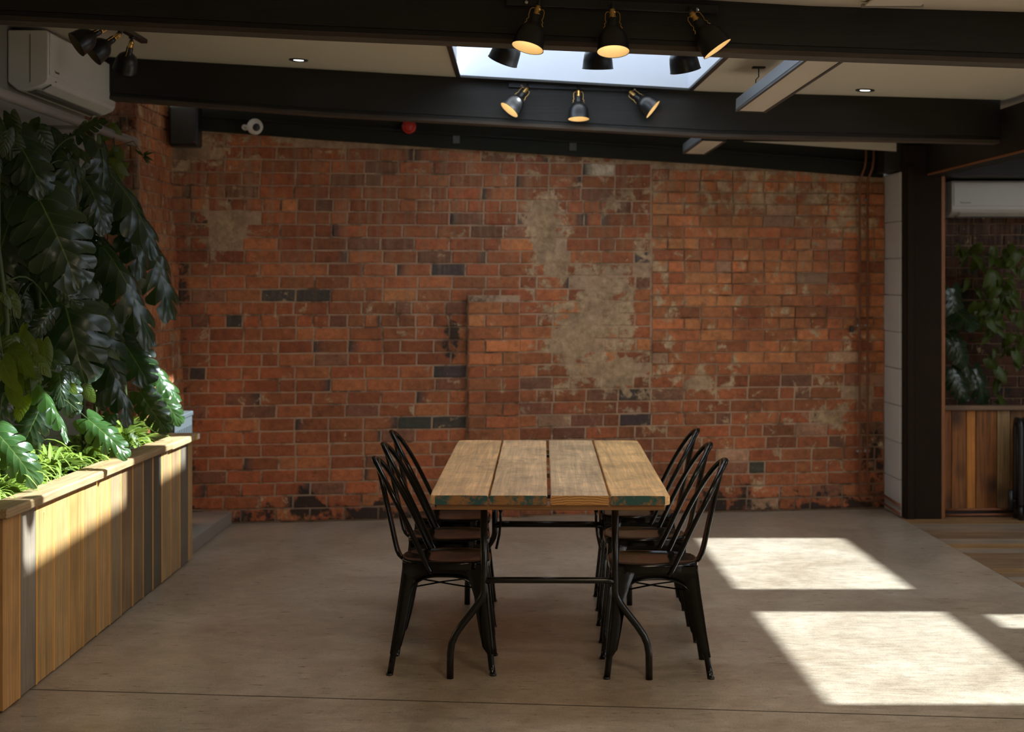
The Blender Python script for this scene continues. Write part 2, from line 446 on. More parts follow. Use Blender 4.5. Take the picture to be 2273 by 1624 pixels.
# ------------------------------------------------------------ floor
def floor():
    b = MB(); zb = -.0015
    g0 = [(-2.6, 5.931), (-1.817, 5.847), (0, 5.653), (1.825, 5.458), (2.6, 5.376)]
    def quad(pts, z=0):
        i = len(b.v); b.v.extend([(x, y, z) for x, y in pts]); b.face(range(i, i+len(pts)))
    gw = .0055
    quad([(-2.7, YF-.1), (2.60, YF-.1)]+[(x, y-gw) for x, y in reversed(g0)]+[(-2.7, 5.94)])
    quad([(x, y+gw) for x, y in g0]+[(2.60, 7.6), (2.545, 10.05), (2.545, 10.9), (-2.7, 10.9), (-2.7, 5.955)])
    o = b.build('floor', M['concrete']); tag(o, 'worn brown-grey polished concrete floor', kind='structure')
    q = MB(); q.box(-2.7, YF-.1, -.08, 2.62, 10.95, -.012); q.build('slab_base', M['crack'], o)
    c = MB()
    for (x, y) in g0: c.v.append((x, y-gw-.001, zb)); c.v.append((x, y+gw+.001, zb))
    for k in range(len(g0)-1): c.face((2*k, 2*k+2, 2*k+3, 2*k+1))
    c.build('floor_joint', M['crack'], o)
    # oak boards in the bay to the right
    s = MB(); s.box(2.55, YF, -.06, XR, YB, -.02); s.build('subfloor', M['crack'], o)
    y = 11.2; k = 0
    while y > 2.0:
        wd = rnd.choice((.11, .13, .14, .16)); x0 = pw(y, [(7.7, 2.604), (10.05, 2.549)]) if y > 7.7 else 2.604
        L = 2.3+rnd.random()*1.0
        bb = MB(); bb.box(x0, -wd/2+.0015, -.02, x0+L, wd/2-.0015, -.0005+rnd.random()*.001, .0012)
        fb = bb.build('floorboard', M['floorboard'], o); fb.location = (0, y-wd/2, 0)
        cc = rnd.choice([(.22, .14, .08), (.30, .21, .14), (.26, .155, .08), (.33, .25, .175), (.34, .19, .075)])
        fb.color = (*cc, 1)
        b2 = MB(); b2.box(x0+L+.002, -wd/2+.0015, -.02, XR, wd/2-.0015, -.0005, .0012)
        f2 = b2.build('floorboard', M['floorboard'], o); f2.location = (0, y-wd/2, 0); f2.color = (.2, .14, .09, 1)
        y -= wd
    fill = MB(); fill.box(2.604, YF-.1, -.02, XR, 1.9, -.0005); fill.build('boarded_area', M['floorboard'], o).color = (.2, .14, .09, 1)
floor()

# ------------------------------------------------------------ brick walls
def bcol(kind='red'):
    r = rnd.random
    if kind == 'cream': return (.72, .58, .40)
    if kind == 'dark': return (.058+r()*.03, .046+r()*.02, .036+r()*.016)
    if kind == 'orange': b = (.50, .165, .055)
    elif kind == 'brown': b = (.26, .10, .05)
    elif kind == 'pale': b = (.44, .22, .12)
    else: b = (.38, .112, .038)
    k = .72+r()*.5; g = .9+r()*.25
    return (b[0]*k, b[1]*k*g, b[2]*k*g)
def brick_geo(b, O, D, N, s0, s1, z0, z1, proud, lean=0, mf=None, add=(0, 0)):
    """O origin, D unit along, N unit outward; writes into MB b"""
    j = lambda a: (rnd.random()-.5)*a
    n0 = len(b.v); nc = 4; ch = .004
    prof = [(z0, -.03), (z0, -ch*.7), (z0+ch, 0), (z1-ch, 0), (z1, -ch*.7), (z1, -.03)]
    jl = [[j(.003) for _ in range(6)] for _ in range(nc)]
    for c in range(nc):
        t = c/(nc-1); s = lerp(s0, s1, t)
        jj = j(.003); tilt = j(.0015); bow = j(.004)
        for k, (z, d) in enumerate(prof):
            front = k in (2, 3)
            ss = s
            if front and c == 0: ss += ch
            if front and c == nc-1: ss -= ch
            zz = z+bow*.5+(j(.0045) if k in (1, 2, 3, 4) else 0)
            dd = proud+d+(tilt+j(.0016) if front else 0)
            p = O+D*(ss+lean*0)+N*dd; 
            b.v.append((p.x+lean*zz, p.y, zz)); mm = mf(ss, zz) if mf else (0, 0); b.uv.append((min(.92, mm[0]*.8+add[0]), min(1, mm[1]+add[1])))
    for c in range(nc-1):
        for k in range(5):
            a = n0+c*6+k; b.face((a, a+6, a+7, a+1))
    b.face([n0+k for k in range(6)]); b.face([n0+(nc-1)*6+k for k in reversed(range(6))])
    return n0, len(b.v)
def make_brickwork(parent, O, D, N, specs, lean=0, limit=300, key=None, mf=None):
    specs = sorted(specs, key=key or (lambda q: -(q['s1']-q['s0'])*(q['z1']-q['z0'])))
    def finish(me, data, uv):
        ca = me.color_attributes.new('Col', 'FLOAT_COLOR', 'POINT'); ma = me.color_attributes.new('Mask', 'FLOAT_COLOR', 'POINT')
        cc = []; mm = []
        for (n, q) in data:
            for i in range(n):
                c = q['col']
                if q.get('end') is not None:
                    col_i = i//6
                    if (q['end'] == 0 and col_i == 0) or (q['end'] == 1 and col_i == 3): c = (.06, .05, .04)
                cc.extend((*c, 1))
        for a_, b_ in uv: mm.extend((a_, b_, 0, 1))
        ca.data.foreach_set('color', cc); ma.data.foreach_set('color', mm)
    for q in specs[:limit]:
        b = MB(); a, e = brick_geo(b, O, D, N, q['s0'], q['s1'], q['z0'], q['z1'], q['proud'], lean, mf, (q.get('smear', 0), q.get('soot', 0)))
        me = b.mesh('brick', M['brick']); finish(me, [(e-a, q)], b.uv); link('brick', me, parent)
    if len(specs) > limit:
        b = MB(); data = []
        for q in specs[limit:]:
            a, e = brick_geo(b, O, D, N, q['s0'], q['s1'], q['z0'], q['z1'], q['proud'], lean, mf, (q.get('smear', 0), q.get('soot', 0))); data.append((e-a, q))
        me = b.mesh('smaller_bricks', M['brick']); finish(me, data, b.uv); tag(link('smaller_bricks', me, parent), kind='stuff')
def mortar_sheet(name, O, D, N, s0, s1, z0, ztop, depth, fm, lean=0, step=.035, parent=None):
    b = MB(); ns = int((s1-s0)/step)+1; cols = []; mask = []
    for i in range(ns+1):
        s = lerp(s0, s1, i/ns); zt = ztop(s); nz = int((2.62-z0)/step)+1
        for k in range(nz+1):
            z = lerp(z0, zt, k/nz); m = fm(s, z)
            p = O+D*s+N*(depth+.0025*pnoise(Vector((s*14, z*14, 3)))+max(0, m[0]-.25)*.009)
            b.v.append((p.x+lean*z, p.y, z)); mask.extend((m[0], m[1], 0, 1))
    for i in range(ns):
        for k in range(nz):
            a = i*(nz+1)+k; b.face((a, a+nz+1, a+nz+2, a+1), True)
    me = b.mesh(name, M['mortar']); ma = me.color_attributes.new('Mask', 'FLOAT_COLOR', 'POINT'); ma.data.foreach_set('color', mask)
    return link(name, me, parent)

WO = Vector((-2.105, 9.744, 0)); WD = Vector((4.639, .682, 0)).normalized(); WN = Vector((WD.y, -WD.x, 0))
def wall_xy(s): return WO+WD*s
WT = [(-2.3, 2.53), (-2.0, 2.5086), (-1.267, 2.461), (-.4596, 2.4158), (1.337, 2.3267), (2.525, 2.2506), (2.7, 2.24)]
def wtop(s): return pw(wall_xy(s).x, WT)
BL = [(2.35, 1.93, .13, .24, 1.0), (2.42, 1.66, .16, .14, .8), (2.75, 1.45, .26, .26, .72), (2.55, 1.15, .22, .26, .8), (2.80, .96, .28, .18, .78), (3.0, 1.7, .10, .30, .55),
      (.30, 1.90, .15, .17, .85), (4.33, .63, .13, .07, 1.1), (3.40, .87, .20, .05, .8), (4.5, .80, .16, .06, .8), (3.9, 2.12, .6, .12, .42), (2.9, 2.1, .2, .15, .45), (.1, 2.35, .5, .08, .6), (4.45, 2.0, .3, .2, .5)]
def masks(s, z):
    sm = 0
    for (a, b, ra, rb, k) in BL: sm = max(sm, k*math.exp(-(((s-a)/ra)**2+((z-b)/rb)**2)*.9))
    sm = max(sm, .62*max(0, 1-(wtop(s)-z)/.09)) if z > 1.9 else sm
    so = max(0, .66-z/.42)*(1.0 if (s < 1.3 or s > 3.2) else .5)
    so = max(so, .75*math.exp(-(((s-1.74)/.09)**2+((z-1.18)/.2)**2)), .5*math.exp(-((s-4.62)/.1)**2)*(1 if z < .7 else .2))  # beside the pilaster: soot plus recess shade put into the colour
    so = max(so, .40*math.exp(-((s+.0)/.12)**2))
    return min(sm, 1), min(so, 1)
PS0, PS1, PZ = 1.831, 2.174, 1.458
def back_wall():
    root = mortar_sheet('wall_back', WO, WD, WN, -.35, 4.80, 0, wtop, -.0025, masks)
    tag(root, 'old red brick wall with patchy cement repairs and a raised pilaster', kind='structure')
    sp = []
    def row(z0, z1, a, b, off, headers, zone, ph=.1, L=.2215, j=.0105, proud=.0015):
        s = a; first = True; hd = L/2
        while s < b-.02:
            ln = hd if (headers or rnd.random() < ph) else L
            ln += (rnd.random()-.5)*.012
            if first: ln = off if off > .04 else ln; first = False
            e = min(s+ln, b)
            if b-e < .04: e = b
            sm_, zm = (s+e)/2, (z0+z1)/2
            if zm < wtop(sm_)+.02:
                m = masks(sm_, zm)
                kind = 'red'; r = rnd.random()
                if zone == 'R': kind = 'orange' if r < .75 else ('red' if r < .95 else 'pale')
                elif zone == 'L': kind = 'red' if r < .76 else ('brown' if r < .85 else ('orange' if r < .945 else ('dark' if .62 < zm < 1.95 and r < .985 else 'red')))
                elif zone == 'B': kind = 'red' if r < .75 else ('brown' if r < .93 else ('dark' if r < .96 else 'pale'))
                else: kind = 'orange' if r < .55 else 'red'
                q = dict(s0=s+j*.45, s1=e-j*.45, z0=z0+j*.5, z1=z1-j*.5, proud=proud+rnd.random()*.0035-max(0, m[0]-.3)*.008, col=bcol(kind), smear=rnd.random()*.16+(.08 if zone == 'L' else .17), soot=rnd.random()*.06)
                if zone == 'L' and rnd.random() < .10: q['end'] = rnd.choice((0, 1))
                if not (m[0] > .5 and rnd.random() < (m[0]-.35)*.95): sp.append(q)
            s = e
    h = .0829; n = 0; z = .008
    while z < 2.56:
        off = (.11 if n % 2 else 0)+.05+rnd.random()*.03
        zi = z+.0
        inP = z+h*.5 < PZ
        hdr = (n % 9 == 6)
        if inP:
            row(z, z+h, -.12, PS0, off, hdr and z > 1.2, 'L')
            row(z, z+h, PS1, 3.062 if z > .87 else 4.69, .12 if n % 2 else .2215, False, 'C' if z > .87 else 'B', .22)
            k = .113 if n % 2 else .225
            for (a, b) in ((PS0, PS0+k), (PS0+k, PS1)):
                m = masks((a+b)/2, z)
                sp.append(dict(s0=a+.003, s1=b-.005, z0=z+.005, z1=z+h-.005, proud=.056+rnd.random()*.003, col=bcol('orange' if z > 1.0 else 'red'), smear=.22, soot=0))
        else:
            row(z, z+h, -.12, 3.062 if z > .87 else 4.69, off, hdr, 'L', .15)
        z += h; n += 1
    z = .008+h*math.ceil((.87-.008)/h); n = 0; h2 = (2.45-z)/round((2.45-z)/.0772)
    while z < 2.46:
        row(z, z+h2, 3.066, 4.69, .11 if n % 2 else .2215, n % 6 in (4,) or n in (9, 10, 11), 'R', .08, .2215, .0075, .006)
        z += h2; n += 1
    for q in sp:
        for (cs, cz) in ((1.155, 2.43), (2.33, 2.33), (2.62, 2.31)):
            if q['s0'] < cs < q['s1'] and q['z0'] < cz < q['z1']: q['col'] = bcol('cream'); q['smear'] = .1
    make_brickwork(root, WO, WD, WN, sp, mf=masks, key=lambda q: -(q['s1']-q['s0'])*(q['z1']-q['z0'])*(1.25-.06*q['s0']))
    pl = mortar_sheet('pilaster_core', WO, WD, WN, PS0, PS1, 0, lambda s: PZ, .046, lambda s, z: (0, 0), parent=root)
    b = MB()
    A, B_ = WO+WD*PS0, WO+WD*PS1
    for q, hh in ((A, 1), (B_, -1)):
        i = len(b.v)
        for d, z in ((-.02, 0), (.046, 0), (.046, PZ), (-.02, PZ)):
            p = q+WN*d; b.v.append((p.x, p.y, z))
        b.face((i, i+1, i+2, i+3) if hh < 0 else (i+3, i+2, i+1, i))
    me = b.mesh('pilaster_side', M['mortar']); me.color_attributes.new('Mask', 'FLOAT_COLOR', 'POINT').data.foreach_set('color', [0, 0, 0, 1]*len(b.v))
    link('pilaster_side', me, root)
back_wall()

def simple_brick_wall(name, label, O, D, N, L, top, unit, h, kinds, lean=0, smear=.2, soot=.1, limit=300, z00=.008, dim=1.0):
    root = mortar_sheet(name, O, D, N, 0, L, 0, lambda s: top, -.004, lambda s, z: (smear*.3, soot), lean, .06)
    tag(root, label, kind='structure'); sp = []; z = z00; n = 0
    while z < top-.02:
        s = 0; first = True
        while s < L-.01:
            ln = unit*(.5 if (first and n % 2) else 1)*(1+(rnd.random()-.5)*.08); first = False
            e = min(L, s+ln); e = L if L-e < .03 else e
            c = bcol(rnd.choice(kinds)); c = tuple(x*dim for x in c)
            sp.append(dict(s0=s+.004, s1=e-.004, z0=z+.0045, z1=min(top, z+h)-.0045, proud=.004+rnd.random()*.005, col=c, smear=smear+rnd.random()*.15, soot=soot))
            s = e
        z += h; n += 1
    make_brickwork(root, O, D, N, sp, lean, limit)
    return root
# return wall by the planter (slightly leaning) and the narrow face towards the camera
simple_brick_wall('wall_left_return', 'short brick return wall between planter and back wall', Vector((-2.06, 9.80, 0)), Vector((0, -1, 0)), Vector((1, 0, 0)), 1.05, 2.66, .155, .0829, ['orange', 'orange', 'red'], -.045, .3, .05)
simple_brick_wall('wall_left_end', 'narrow dark brick pier face behind the plants', Vector((-2.44, 8.75, 0)), Vector((1, 0, 0)), Vector((0, -1, 0)), .372, 2.66, .2215, .0829, ['red', 'brown'], -.03, .2, .3)
# plain walls
def slab(name, x0, y0, z0, x1, y1, z1, m, label):
    b = MB(); b.box(x0, y0, z0, x1, y1, z1); return tag(b.build(name, m), label, kind='structure')
slab('wall_left', XL-.15, YF, 0, XL, 8.75, 2.9, M['greywall'], 'grey painted side wall behind the climbing plants')
def wall_hole(name, label, axis, pos, th, a0, a1, z1, holes, m):
    b = MB(); xs = sorted({a0, a1, *[h[0] for h in holes], *[h[1] for h in holes]}); zs = sorted({0, z1, *[h[2] for h in holes], *[h[3] for h in holes]})
    for i in range(len(xs)-1):
        for k in range(len(zs)-1):
            cx, cz = (xs[i]+xs[i+1])/2, (zs[k]+zs[k+1])/2
            if any(h[0] < cx < h[1] and h[2] < cz < h[3] for h in holes): continue
            if axis == 0: b.box(pos, xs[i], zs[k], pos+th, xs[i+1], zs[k+1])
            else: b.box(xs[i], pos, zs[k], xs[i+1], pos+th, zs[k+1])
    return tag(b.build(name, m), label, kind='structure')
FW = []
RW = [(.5, 2.6, .8, 2.2), (3.4, 5.5, .8, 2.2)]  # unseen windows, added to let in light from the side
wall_hole('wall_front', 'white wall behind the viewer', 1, YF-.15, .15, XL-.15, XR+.15, 2.95, FW, M['whitewall'])
wall_hole('wall_right', 'white side wall with unseen windows added for side light', 0, XR, .15, YF, YB, 2.9, RW, M['whitewall'])
nwin = len(SK_C)+len(SK_R)
for k, (a, b_, c, d) in enumerate(FW+RW):
    front = k < len(FW); root = bpy.data.objects.new('window_%d' % (nwin+1+k), None); COL.objects.link(root); tag(root, kind='structure')
    f = MB(); p = YF-.10 if front else XR+.05
    for (u0, u1, z0, z1) in ((a, b_, c, c+.05), (a, b_, d-.05, d), (a, a+.05, c+.05, d-.05), (b_-.05, b_, c+.05, d-.05), ((a+b_)/2-.02, (a+b_)/2+.02, c+.05, d-.05)):
        if front: f.box(u0, p, z0, u1, p+.05, z1)
        else: f.box(p, u0, z0, p+.05, u1, z1)
    f.build('window_frame', M['trim'], root)
    g = MB()
    if front: g.v = [(a, p, c), (b_, p, c), (b_, p, d), (a, p, d)]; area('added window portal', ((a+b_)/2, YF-.16, (c+d)/2), (0, 1, 0), b_-a, d-c, 1, (1, 1, 1), True)
    else: g.v = [(p, a, c), (p, b_, c), (p, b_, d), (p, a, d)]; area('added window portal', (XR+.16, (a+b_)/2, (c+d)/2), (-1, 0, 0), b_-a, d-c, 1, (1, 1, 1), True)
    g.face((0, 1, 2, 3)); g.build('pane', M['glass'], root)
# warm fill lamps added out of view, housed as ceiling panels
for k, (x, y) in enumerate(((.6, .8), (3.2, .8), (.9, 3.4), (3.9, 3.8))):
    t = thing('added_fill_panel', 'added warm square fill lamp outside the view, '+['near left', 'near right', 'far left', 'far right'][k]+' of four', 'ceiling light', (x, y, zc(x, y)-.03), group='added fill lamps above and behind the viewer')
    b = MB(); b.box(-.3, -.3, 0, .3, .3, .028, .004); b.build('housing', M['acwhite'], t)
    area('fill lamp', (x, y, zc(x, y)-.035), (0, 0, -1), .55, .55, 22, WARM)

# bay to the right: back brick wall, painted reveal, column
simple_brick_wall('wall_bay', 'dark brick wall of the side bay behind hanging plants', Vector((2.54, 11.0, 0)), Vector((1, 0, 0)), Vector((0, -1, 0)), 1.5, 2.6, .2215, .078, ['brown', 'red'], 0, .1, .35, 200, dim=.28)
slab('wall_bay_side', 4.04, 11.0, 0, XR, 11.1, 2.6, M['greywall'], 'painted end wall of the side bay')
def reveal():
    b = MB(); n = 9
    # thin painted brick reveal, a little uneven along its edge
    z = 0; zs = [0]
    while z < 2.1: z += .243; zs.append(z)
    zs[-1] = 2.27
    p = [(2.534, 10.426), (2.549, 10.07), (2.70, 10.07), (2.70, 10.45)]
    for i in range(len(zs)-1):
        j0 = (rnd.random()-.5)*.008
        pts = [(p[0][0]+j0, p[0][1]), (p[1][0]+j0*.5, p[1][1]), p[2], p[3]]
        b.prism(pts, zs[i]+.002, zs[i+1]-.002, 2)
    return tag(bev(b.build('wall_reveal', M['whitewall']), .003, 1), 'white painted block reveal beside the dark column', kind='structure')
reveal()
slab('wall_reveal_core', 2.56, 10.09, 0, 2.68, 10.99, 2.25, M['whitewall'], 'masonry core behind the white reveal')
def column():
    t = thing('steel_column', 'dark brown box column at the end of the brick wall', 'column', (2.68, 9.98, 0))
    b = MB(); b.box(-.118, 0, 0, .118, .20, 2.44, .006); b.build('shaft', M['colm'], t)
    b = MB(); b.box(-.105, -.012, 0, -.06, 0, 2.30, .002); b.build('edge_strip', M['colm'], t)
    b = MB(); b.box(.120, .01, 0, .146, .19, 2.236, .003); b.build('wooden_batten', M['batten'], t)
    for k, dx in enumerate((-.045, -.012, .045)):
        b = MB(); b.lathe([(0, -.012), (.010, -.010), (.012, 0)], 12, Matrix.Translation((dx, -.002, 2.205)) @ Matrix.Rotation(math.pi/2, 4, 'X')); b.build('bolt', M['chrome'], t)
M['colm'] = plain('dark brown column paint', (.020, .012, .007), .8, var=.2, spec=.15)
column()

# ------------------------------------------------------------ beams
slab('trim_1', 2.452, 10.08, 2.275, 2.9, 11.0, 2.56, M['beam'], 'dark boxed beam end above the white reveal')
b = MB(); b.prism([(1.52, 2.468), (2.525, 2.462), (2.525, 2.402)], 10.06, 10.075, 1); tag(b.build('trim_3', M['ceiling']), 'sliver of pale ceiling board above the dark wall plate', kind='structure')
slab('trim_2', 2.80, 10.45, 2.27, XR, 10.99, 2.55, M['beam'], 'dark bulkhead above the air conditioner in the side bay')
def poly_beam(name, label, y0, y1, bot, topf, x0, x1, lip=True):
    t = thing(name, label, 'beam', (0, (y0+y1)/2, 0)); yc = (y0+y1)/2
    xs = sorted({x0, x1, *[p[0] for p in bot if x0 < p[0] < x1], 1.09})
    def strip(yA, yB, fb, ft, nm, m):
        b = MB()
        for x in xs:
            for (y, z) in ((yA, fb(x)), (yB, fb(x)), (yB, ft(x)), (yA, ft(x))): b.v.append((x, y-yc, z))
        for i in range(len(xs)-1):
            a = i*4
            for k in range(4): b.face((a+k, a+4+k, a+4+(k+1) % 4, a+(k+1) % 4))
        b.face((0, 1, 2, 3)); e = (len(xs)-1)*4; b.face((e+3, e+2, e+1, e))
        return b.build(nm, m, t)
    bz = lambda x: pw(x, bot)
    strip(y0, y1, lambda x: bz(x)+.038, topf, 'beam_body', M['beam'])
    strip(y0+.008, y1-.004, lambda x: bz(x)+.018, lambda x: bz(x)+.037, 'shadow_gap', M['beam'])
    strip(y0, y1, bz, lambda x: bz(x)+.018, 'soffit_board', M['beam_edge'])
    return t
B1B = [(-1.91, 2.5155), (-.734, 2.4566), (.948, 2.386), (1.91, 2.352), (2.8, 2.33)]
B2B = [(-2.217, 2.561), (-1.107, 2.4776), (1.107, 2.3534), (2.88, 2.3154)]
poly_beam('ceiling_beam', 'black timber beam nearest the viewer, crossing the very top', 5.60, 5.72, B1B, lambda x: zc(x, 5.66)-.001, XL, 2.71)
poly_beam('ceiling_beam', 'black timber beam in front of the brick wall below the skylight', 8.50, 8.62, B2B, lambda x: zc(x, 8.56)-.001, XL, 2.71)
t = thing('edge_beam', 'dark beam running towards the viewer from the top of the column', 'beam', (2.77, 5, 2.237))
b = MB(); b.box(-.06, -8, 0, .06, 5.98, .27, .004); b.build('beam_body', M['beam'], t)
b = MB(); b.box(-.066, -8, -.0, -.0605, 5.9, .012); b.build('lower_edge', M['batten'], t)
def wall_plate():
    t = thing('wall_plate', 'dark steel beam along the top of the brick wall', 'beam', (WO.x, WO.y, 0))
    b = MB(); ss = [-.25, .106, .85, 1.66, 3.47, 4.66]
    for s in ss:
        zt = wtop(s)
        for (d, z) in ((.05, zt), (.05, zt+.10), (.05, zt+.105), (.05, zc(wall_xy(s).x, 10)-.002), (-.06, zc(wall_xy(s).x, 10)-.002), (-.06, zt)):
            p = WD*s+WN*d; b.v.append((p.x, p.y, z))
    k = 6
    for i in range(len(ss)-1):
        for j in range(k): b.face((i*k+j, (i+1)*k+j, (i+1)*k+(j+1) % k, i*k+(j+1) % k))
    b.face(range(k)); b.face([(len(ss)-1)*k+j for j in reversed(range(k))])
    b.build('beam_body', M['steel'], t)
    b = MB()
    for s in ss:
        zt = wtop(s)
        for (d, z) in ((.05, zt+.085), (.075, zt+.085), (.075, zt+.098), (.05, zt+.098)):
            p = WD*s+WN*d; b.v.append((p.x, p.y, z))
    for i in range(len(ss)-1):
        for j in range(4): b.face((i*4+j, (i+1)*4+j, (i+1)*4+(j+1) % 4, i*4+(j+1) % 4))
    b.build('flange', M['steel'], t)
    for px, py in ((1013, 309), (1272, 325)):
        q = P(px, py, 9.93 if px < 1100 else 10.05)
        s = (Vector((q.x, q.y, 0))-WO).dot(WD); c = WD*s+WN*.052
        b = MB(); T = Matrix.Translation((c.x, c.y, q.z)) @ Matrix.Rotation(math.atan2(WD.y, WD.x), 4, 'Z')
        b.box(-.024, -.008, -.026, .024, .002, .026, .002, T); b.build('square_washer', M['washer'], t)
wall_plate()

# ------------------------------------------------------------ planter on the left
PX0, PY0, PX1, PY1 = -1.834, 5.517, -1.785, 8.568
pdir = Vector((PX1-PX0, PY1-PY0, 0)); PL = pdir.length; pang = math.atan2(pdir.y, pdir.x)
def planter():
    t = thing('wooden_planter', 'long raised planter clad in upright reclaimed boards, full of foliage', 'planter', (PX0, PY0, 0))
    # local frame: u along length, v inward (left)
    R = Matrix.Rotation(pang, 4, 'Z')
    bounds = [1.5, 44.7, 83, 121.6, 154, 186, 217, 245, 269.5, 295.7, 318.8, 340.3, 360, 380, 400.4, 418.9, 428]
    def u_of(px):
        tt = (px-CX)/F; Y = (PX0-PY0*(PX1-PX0)/(PY1-PY0))/(tt-(PX1-PX0)/(PY1-PY0)); return (Y-PY0)*PL/(PY1-PY0)
    us = [u_of(p) for p in bounds]; us[0] = 0; us[-1] = PL
    cols = [(.58, .30, .10), (.28, .22, .155), (.58, .33, .115), (.54, .32, .12), (.56, .31, .10), (.50, .30, .12), (.58, .33, .12), (.38, .255, .13), (.30, .18, .085), (.27, .175, .09), (.13, .11, .075), (.12, .10, .065), (.46, .29, .13), (.40, .255, .12), (.18, .145, .10), (.50, .31, .13)]
    top = lambda u: lerp(.703, .665, u/PL)
    for k in range(len(us)-1):
        a, b_ = us[k], us[k+1]; wd = b_-a; zt = top((a+b_)/2)
        b = MB(); b.box(-wd/2+.0072, 0, .006+rnd.random()*.004, wd/2-.0072, .018, zt, .003)
        o = b.build('plank', M['plank'], t); o.matrix_local = R @ Matrix.Translation(((a+b_)/2, rnd.random()*.003, 0)); o.color = (*cols[k], 1)
        if k:
            b = MB(); b.box(-.009, .0018, .006, .009, .016, zt-.002); o = b.build('joint_strip', M['caporange'], t); o.matrix_local = R @ Matrix.Translation((a, 0, 0))
    # end faces
    for u0, face in ((0, -1), (PL, 1)):
        for k in range(3):
            b = MB(); b.box(-.009, .03+k*.195, .006, .009, .03+k*.195+.190, top(u0), .003); o = b.build('plank', M['plank'], t)
            o.matrix_local = R @ Matrix.Translation((u0-face*.010, -.012, 0)); o.color = (.42, .28, .14, 1)
    b = MB(); b.box(.03, .022, .01, PL-.03, .58, .56); o = b.build('liner', M['soil'], t); o.matrix_local = R
    # soil surface, mounded
    b = MB(); nu, nv = 40, 10
    for i in range(nu+1):
        for j in range(nv+1):
            u = lerp(.03, PL-.03, i/nu); v = lerp(.022, .575, j/nv)
            b.v.append((u, v, .655+.02*pnoise(Vector((u*4, v*4, 0)))+.012*pnoise(Vector((u*15, v*15, 1)))))
    for i in range(nu):
        for j in range(nv):
            a = i*(nv+1)+j; b.face((a, a+nv+1, a+nv+2, a+1), True)
    o = b.build('soil', M['soil'], t); o.matrix_local = R
    # capping boards, each a little higher than the next
    cuts = [-.035, u_of(216)+.0, u_of(372), PL+.035]
    cc = [(.50, .33, .16), (.50, .32, .15), (.54, .37, .18)]; lift = [.004, .010, 0]
    for k in range(3):
        a, b_ = cuts[k]+(.001 if k else 0), cuts[k+1]-.001; m = (a+b_)/2
        b = MB(); i = 0; w0, w1 = -.030, .095; th = .036
        b.box(a-m, w0, 0, b_-m, w1, th, .006)
        o = b.build('capping_board', M['cap'], t)
        sl = math.atan2(-.038, PL)
        o.matrix_local = R @ Matrix.Translation((m, 0, top(m)+lift[k]*.5+.001)) @ Matrix.Rotation(-sl, 4, 'Y') @ Matrix.Rotation(0, 4, 'Z')
        # grain runs along local x here
        o.data.materials[0] = M['capx']; o.color = (*cc[k], 1)
    b = MB(); b.box(-.06, .0965, 0, .06, .60, .034, .006); o = b.build('capping_board', M['cap'], t); o.matrix_local = R @ Matrix.Translation((PL-.026, 0, top(PL)+.002)); o.color = (.54, .38, .20, 1)
    b = MB(); b.box(-.06, .0965, 0, .06, .60, .034, .006); o = b.build('capping_board', M['cap'], t); o.matrix_local = R @ Matrix.Translation((.026, 0, top(0)+.002)); o.color = (.5, .34, .18, 1)
    b = MB(); b.box(-.06, -.012, 0, .02, .0, .02); 
    # back board against the wall side
    b = MB(); b.box(.0, .585, .0, PL, .605, .70); o = b.build('back_board', M['plank'], t); o.matrix_local = R; o.color = (.3, .2, .1, 1)
    # paint marks on the far corner of the capping
    for (u, dx, m) in ((PL-.035, .022, 'yellow'), (PL+.008, .05, 'white_dot')):
        b = MB(); b.box(-dx/2, -.0312, .004, dx/2, -.030, .034); o = b.build('paint_mark', M[m], t); o.matrix_local = R @ Matrix.Translation((u, 0, top(PL)+.001))
M['capx'] = wood('planter capping', 0, .6, True, rough=.6)
planter()
t = thing('concrete_step', 'low concrete step between planter and brick wall', 'step', (-1.95, 9.2, 0))
b = MB(); b.prism([(-2.1+1.95, 8.60-9.2), (-1.822+1.95, 8.60-9.2), (-1.79+1.95, 9.79-9.2), (-2.1+1.95, 9.745-9.2)], 0, .083, 2)
bev(b.build('slab', M['step'], t), .006)
t = thing('metal_box', 'grey zinc box standing on the step behind the planter', 'box', (-2.01, 9.07, .083))
b = MB(); b.box(-.05, -.24, 0, .068, .23, .655, .003); b.build('body', M['panelgrey'], t)
b = MB(); b.box(-.055, -.245, .655, .074, .236, .682, .004); b.build('lid', M['panelgrey'], t)
for k in range(10):
    b = MB(); b.box(.068, -.222+k*.046, .01, .072, -.206+k*.046, .60); b.build('rib', M['panelgrey'], t)

# ------------------------------------------------------------ rails on the left wall
t = thing('plant_rail', 'grey tubular rail high on the left wall holding the climbers', 'rail', (-2.116, 6.0, 2.333))
b = MB(); b.tube([(0, -2.2, 0), (0, 2.58, 0)], .0235, 16); b.build('tube', M['galv'], t)
for y in (-.5, 1.77):
    b = MB(); b.tube([(0, y, .06), (0, y, -1.72)], .012, 10); b.build('post', M['chrome'], t)
    b = MB(); b.tube([(0, y-.03, 0), (0, y+.03, 0)], .029, 14); b.build('clamp', M['galv'], t)
    b = MB(); b.tube([(0, y, .0), (-.32, y, 0)], .012, 8); b.build('bracket', M['galv'], t)
t = thing('plant_rail', 'grey tubular rail at mid height behind the foliage', 'rail', (-2.103, 6.0, 1.242))
b = MB(); b.tube([(0, -2.2, 0), (0, 2.60, 0)], .022, 16); b.build('tube', M['galv'], t)
b = MB(); b.tube([(0, 1.5, .0), (-.335, 1.5, 0)], .012, 8); b.build('bracket', M['galv'], t)

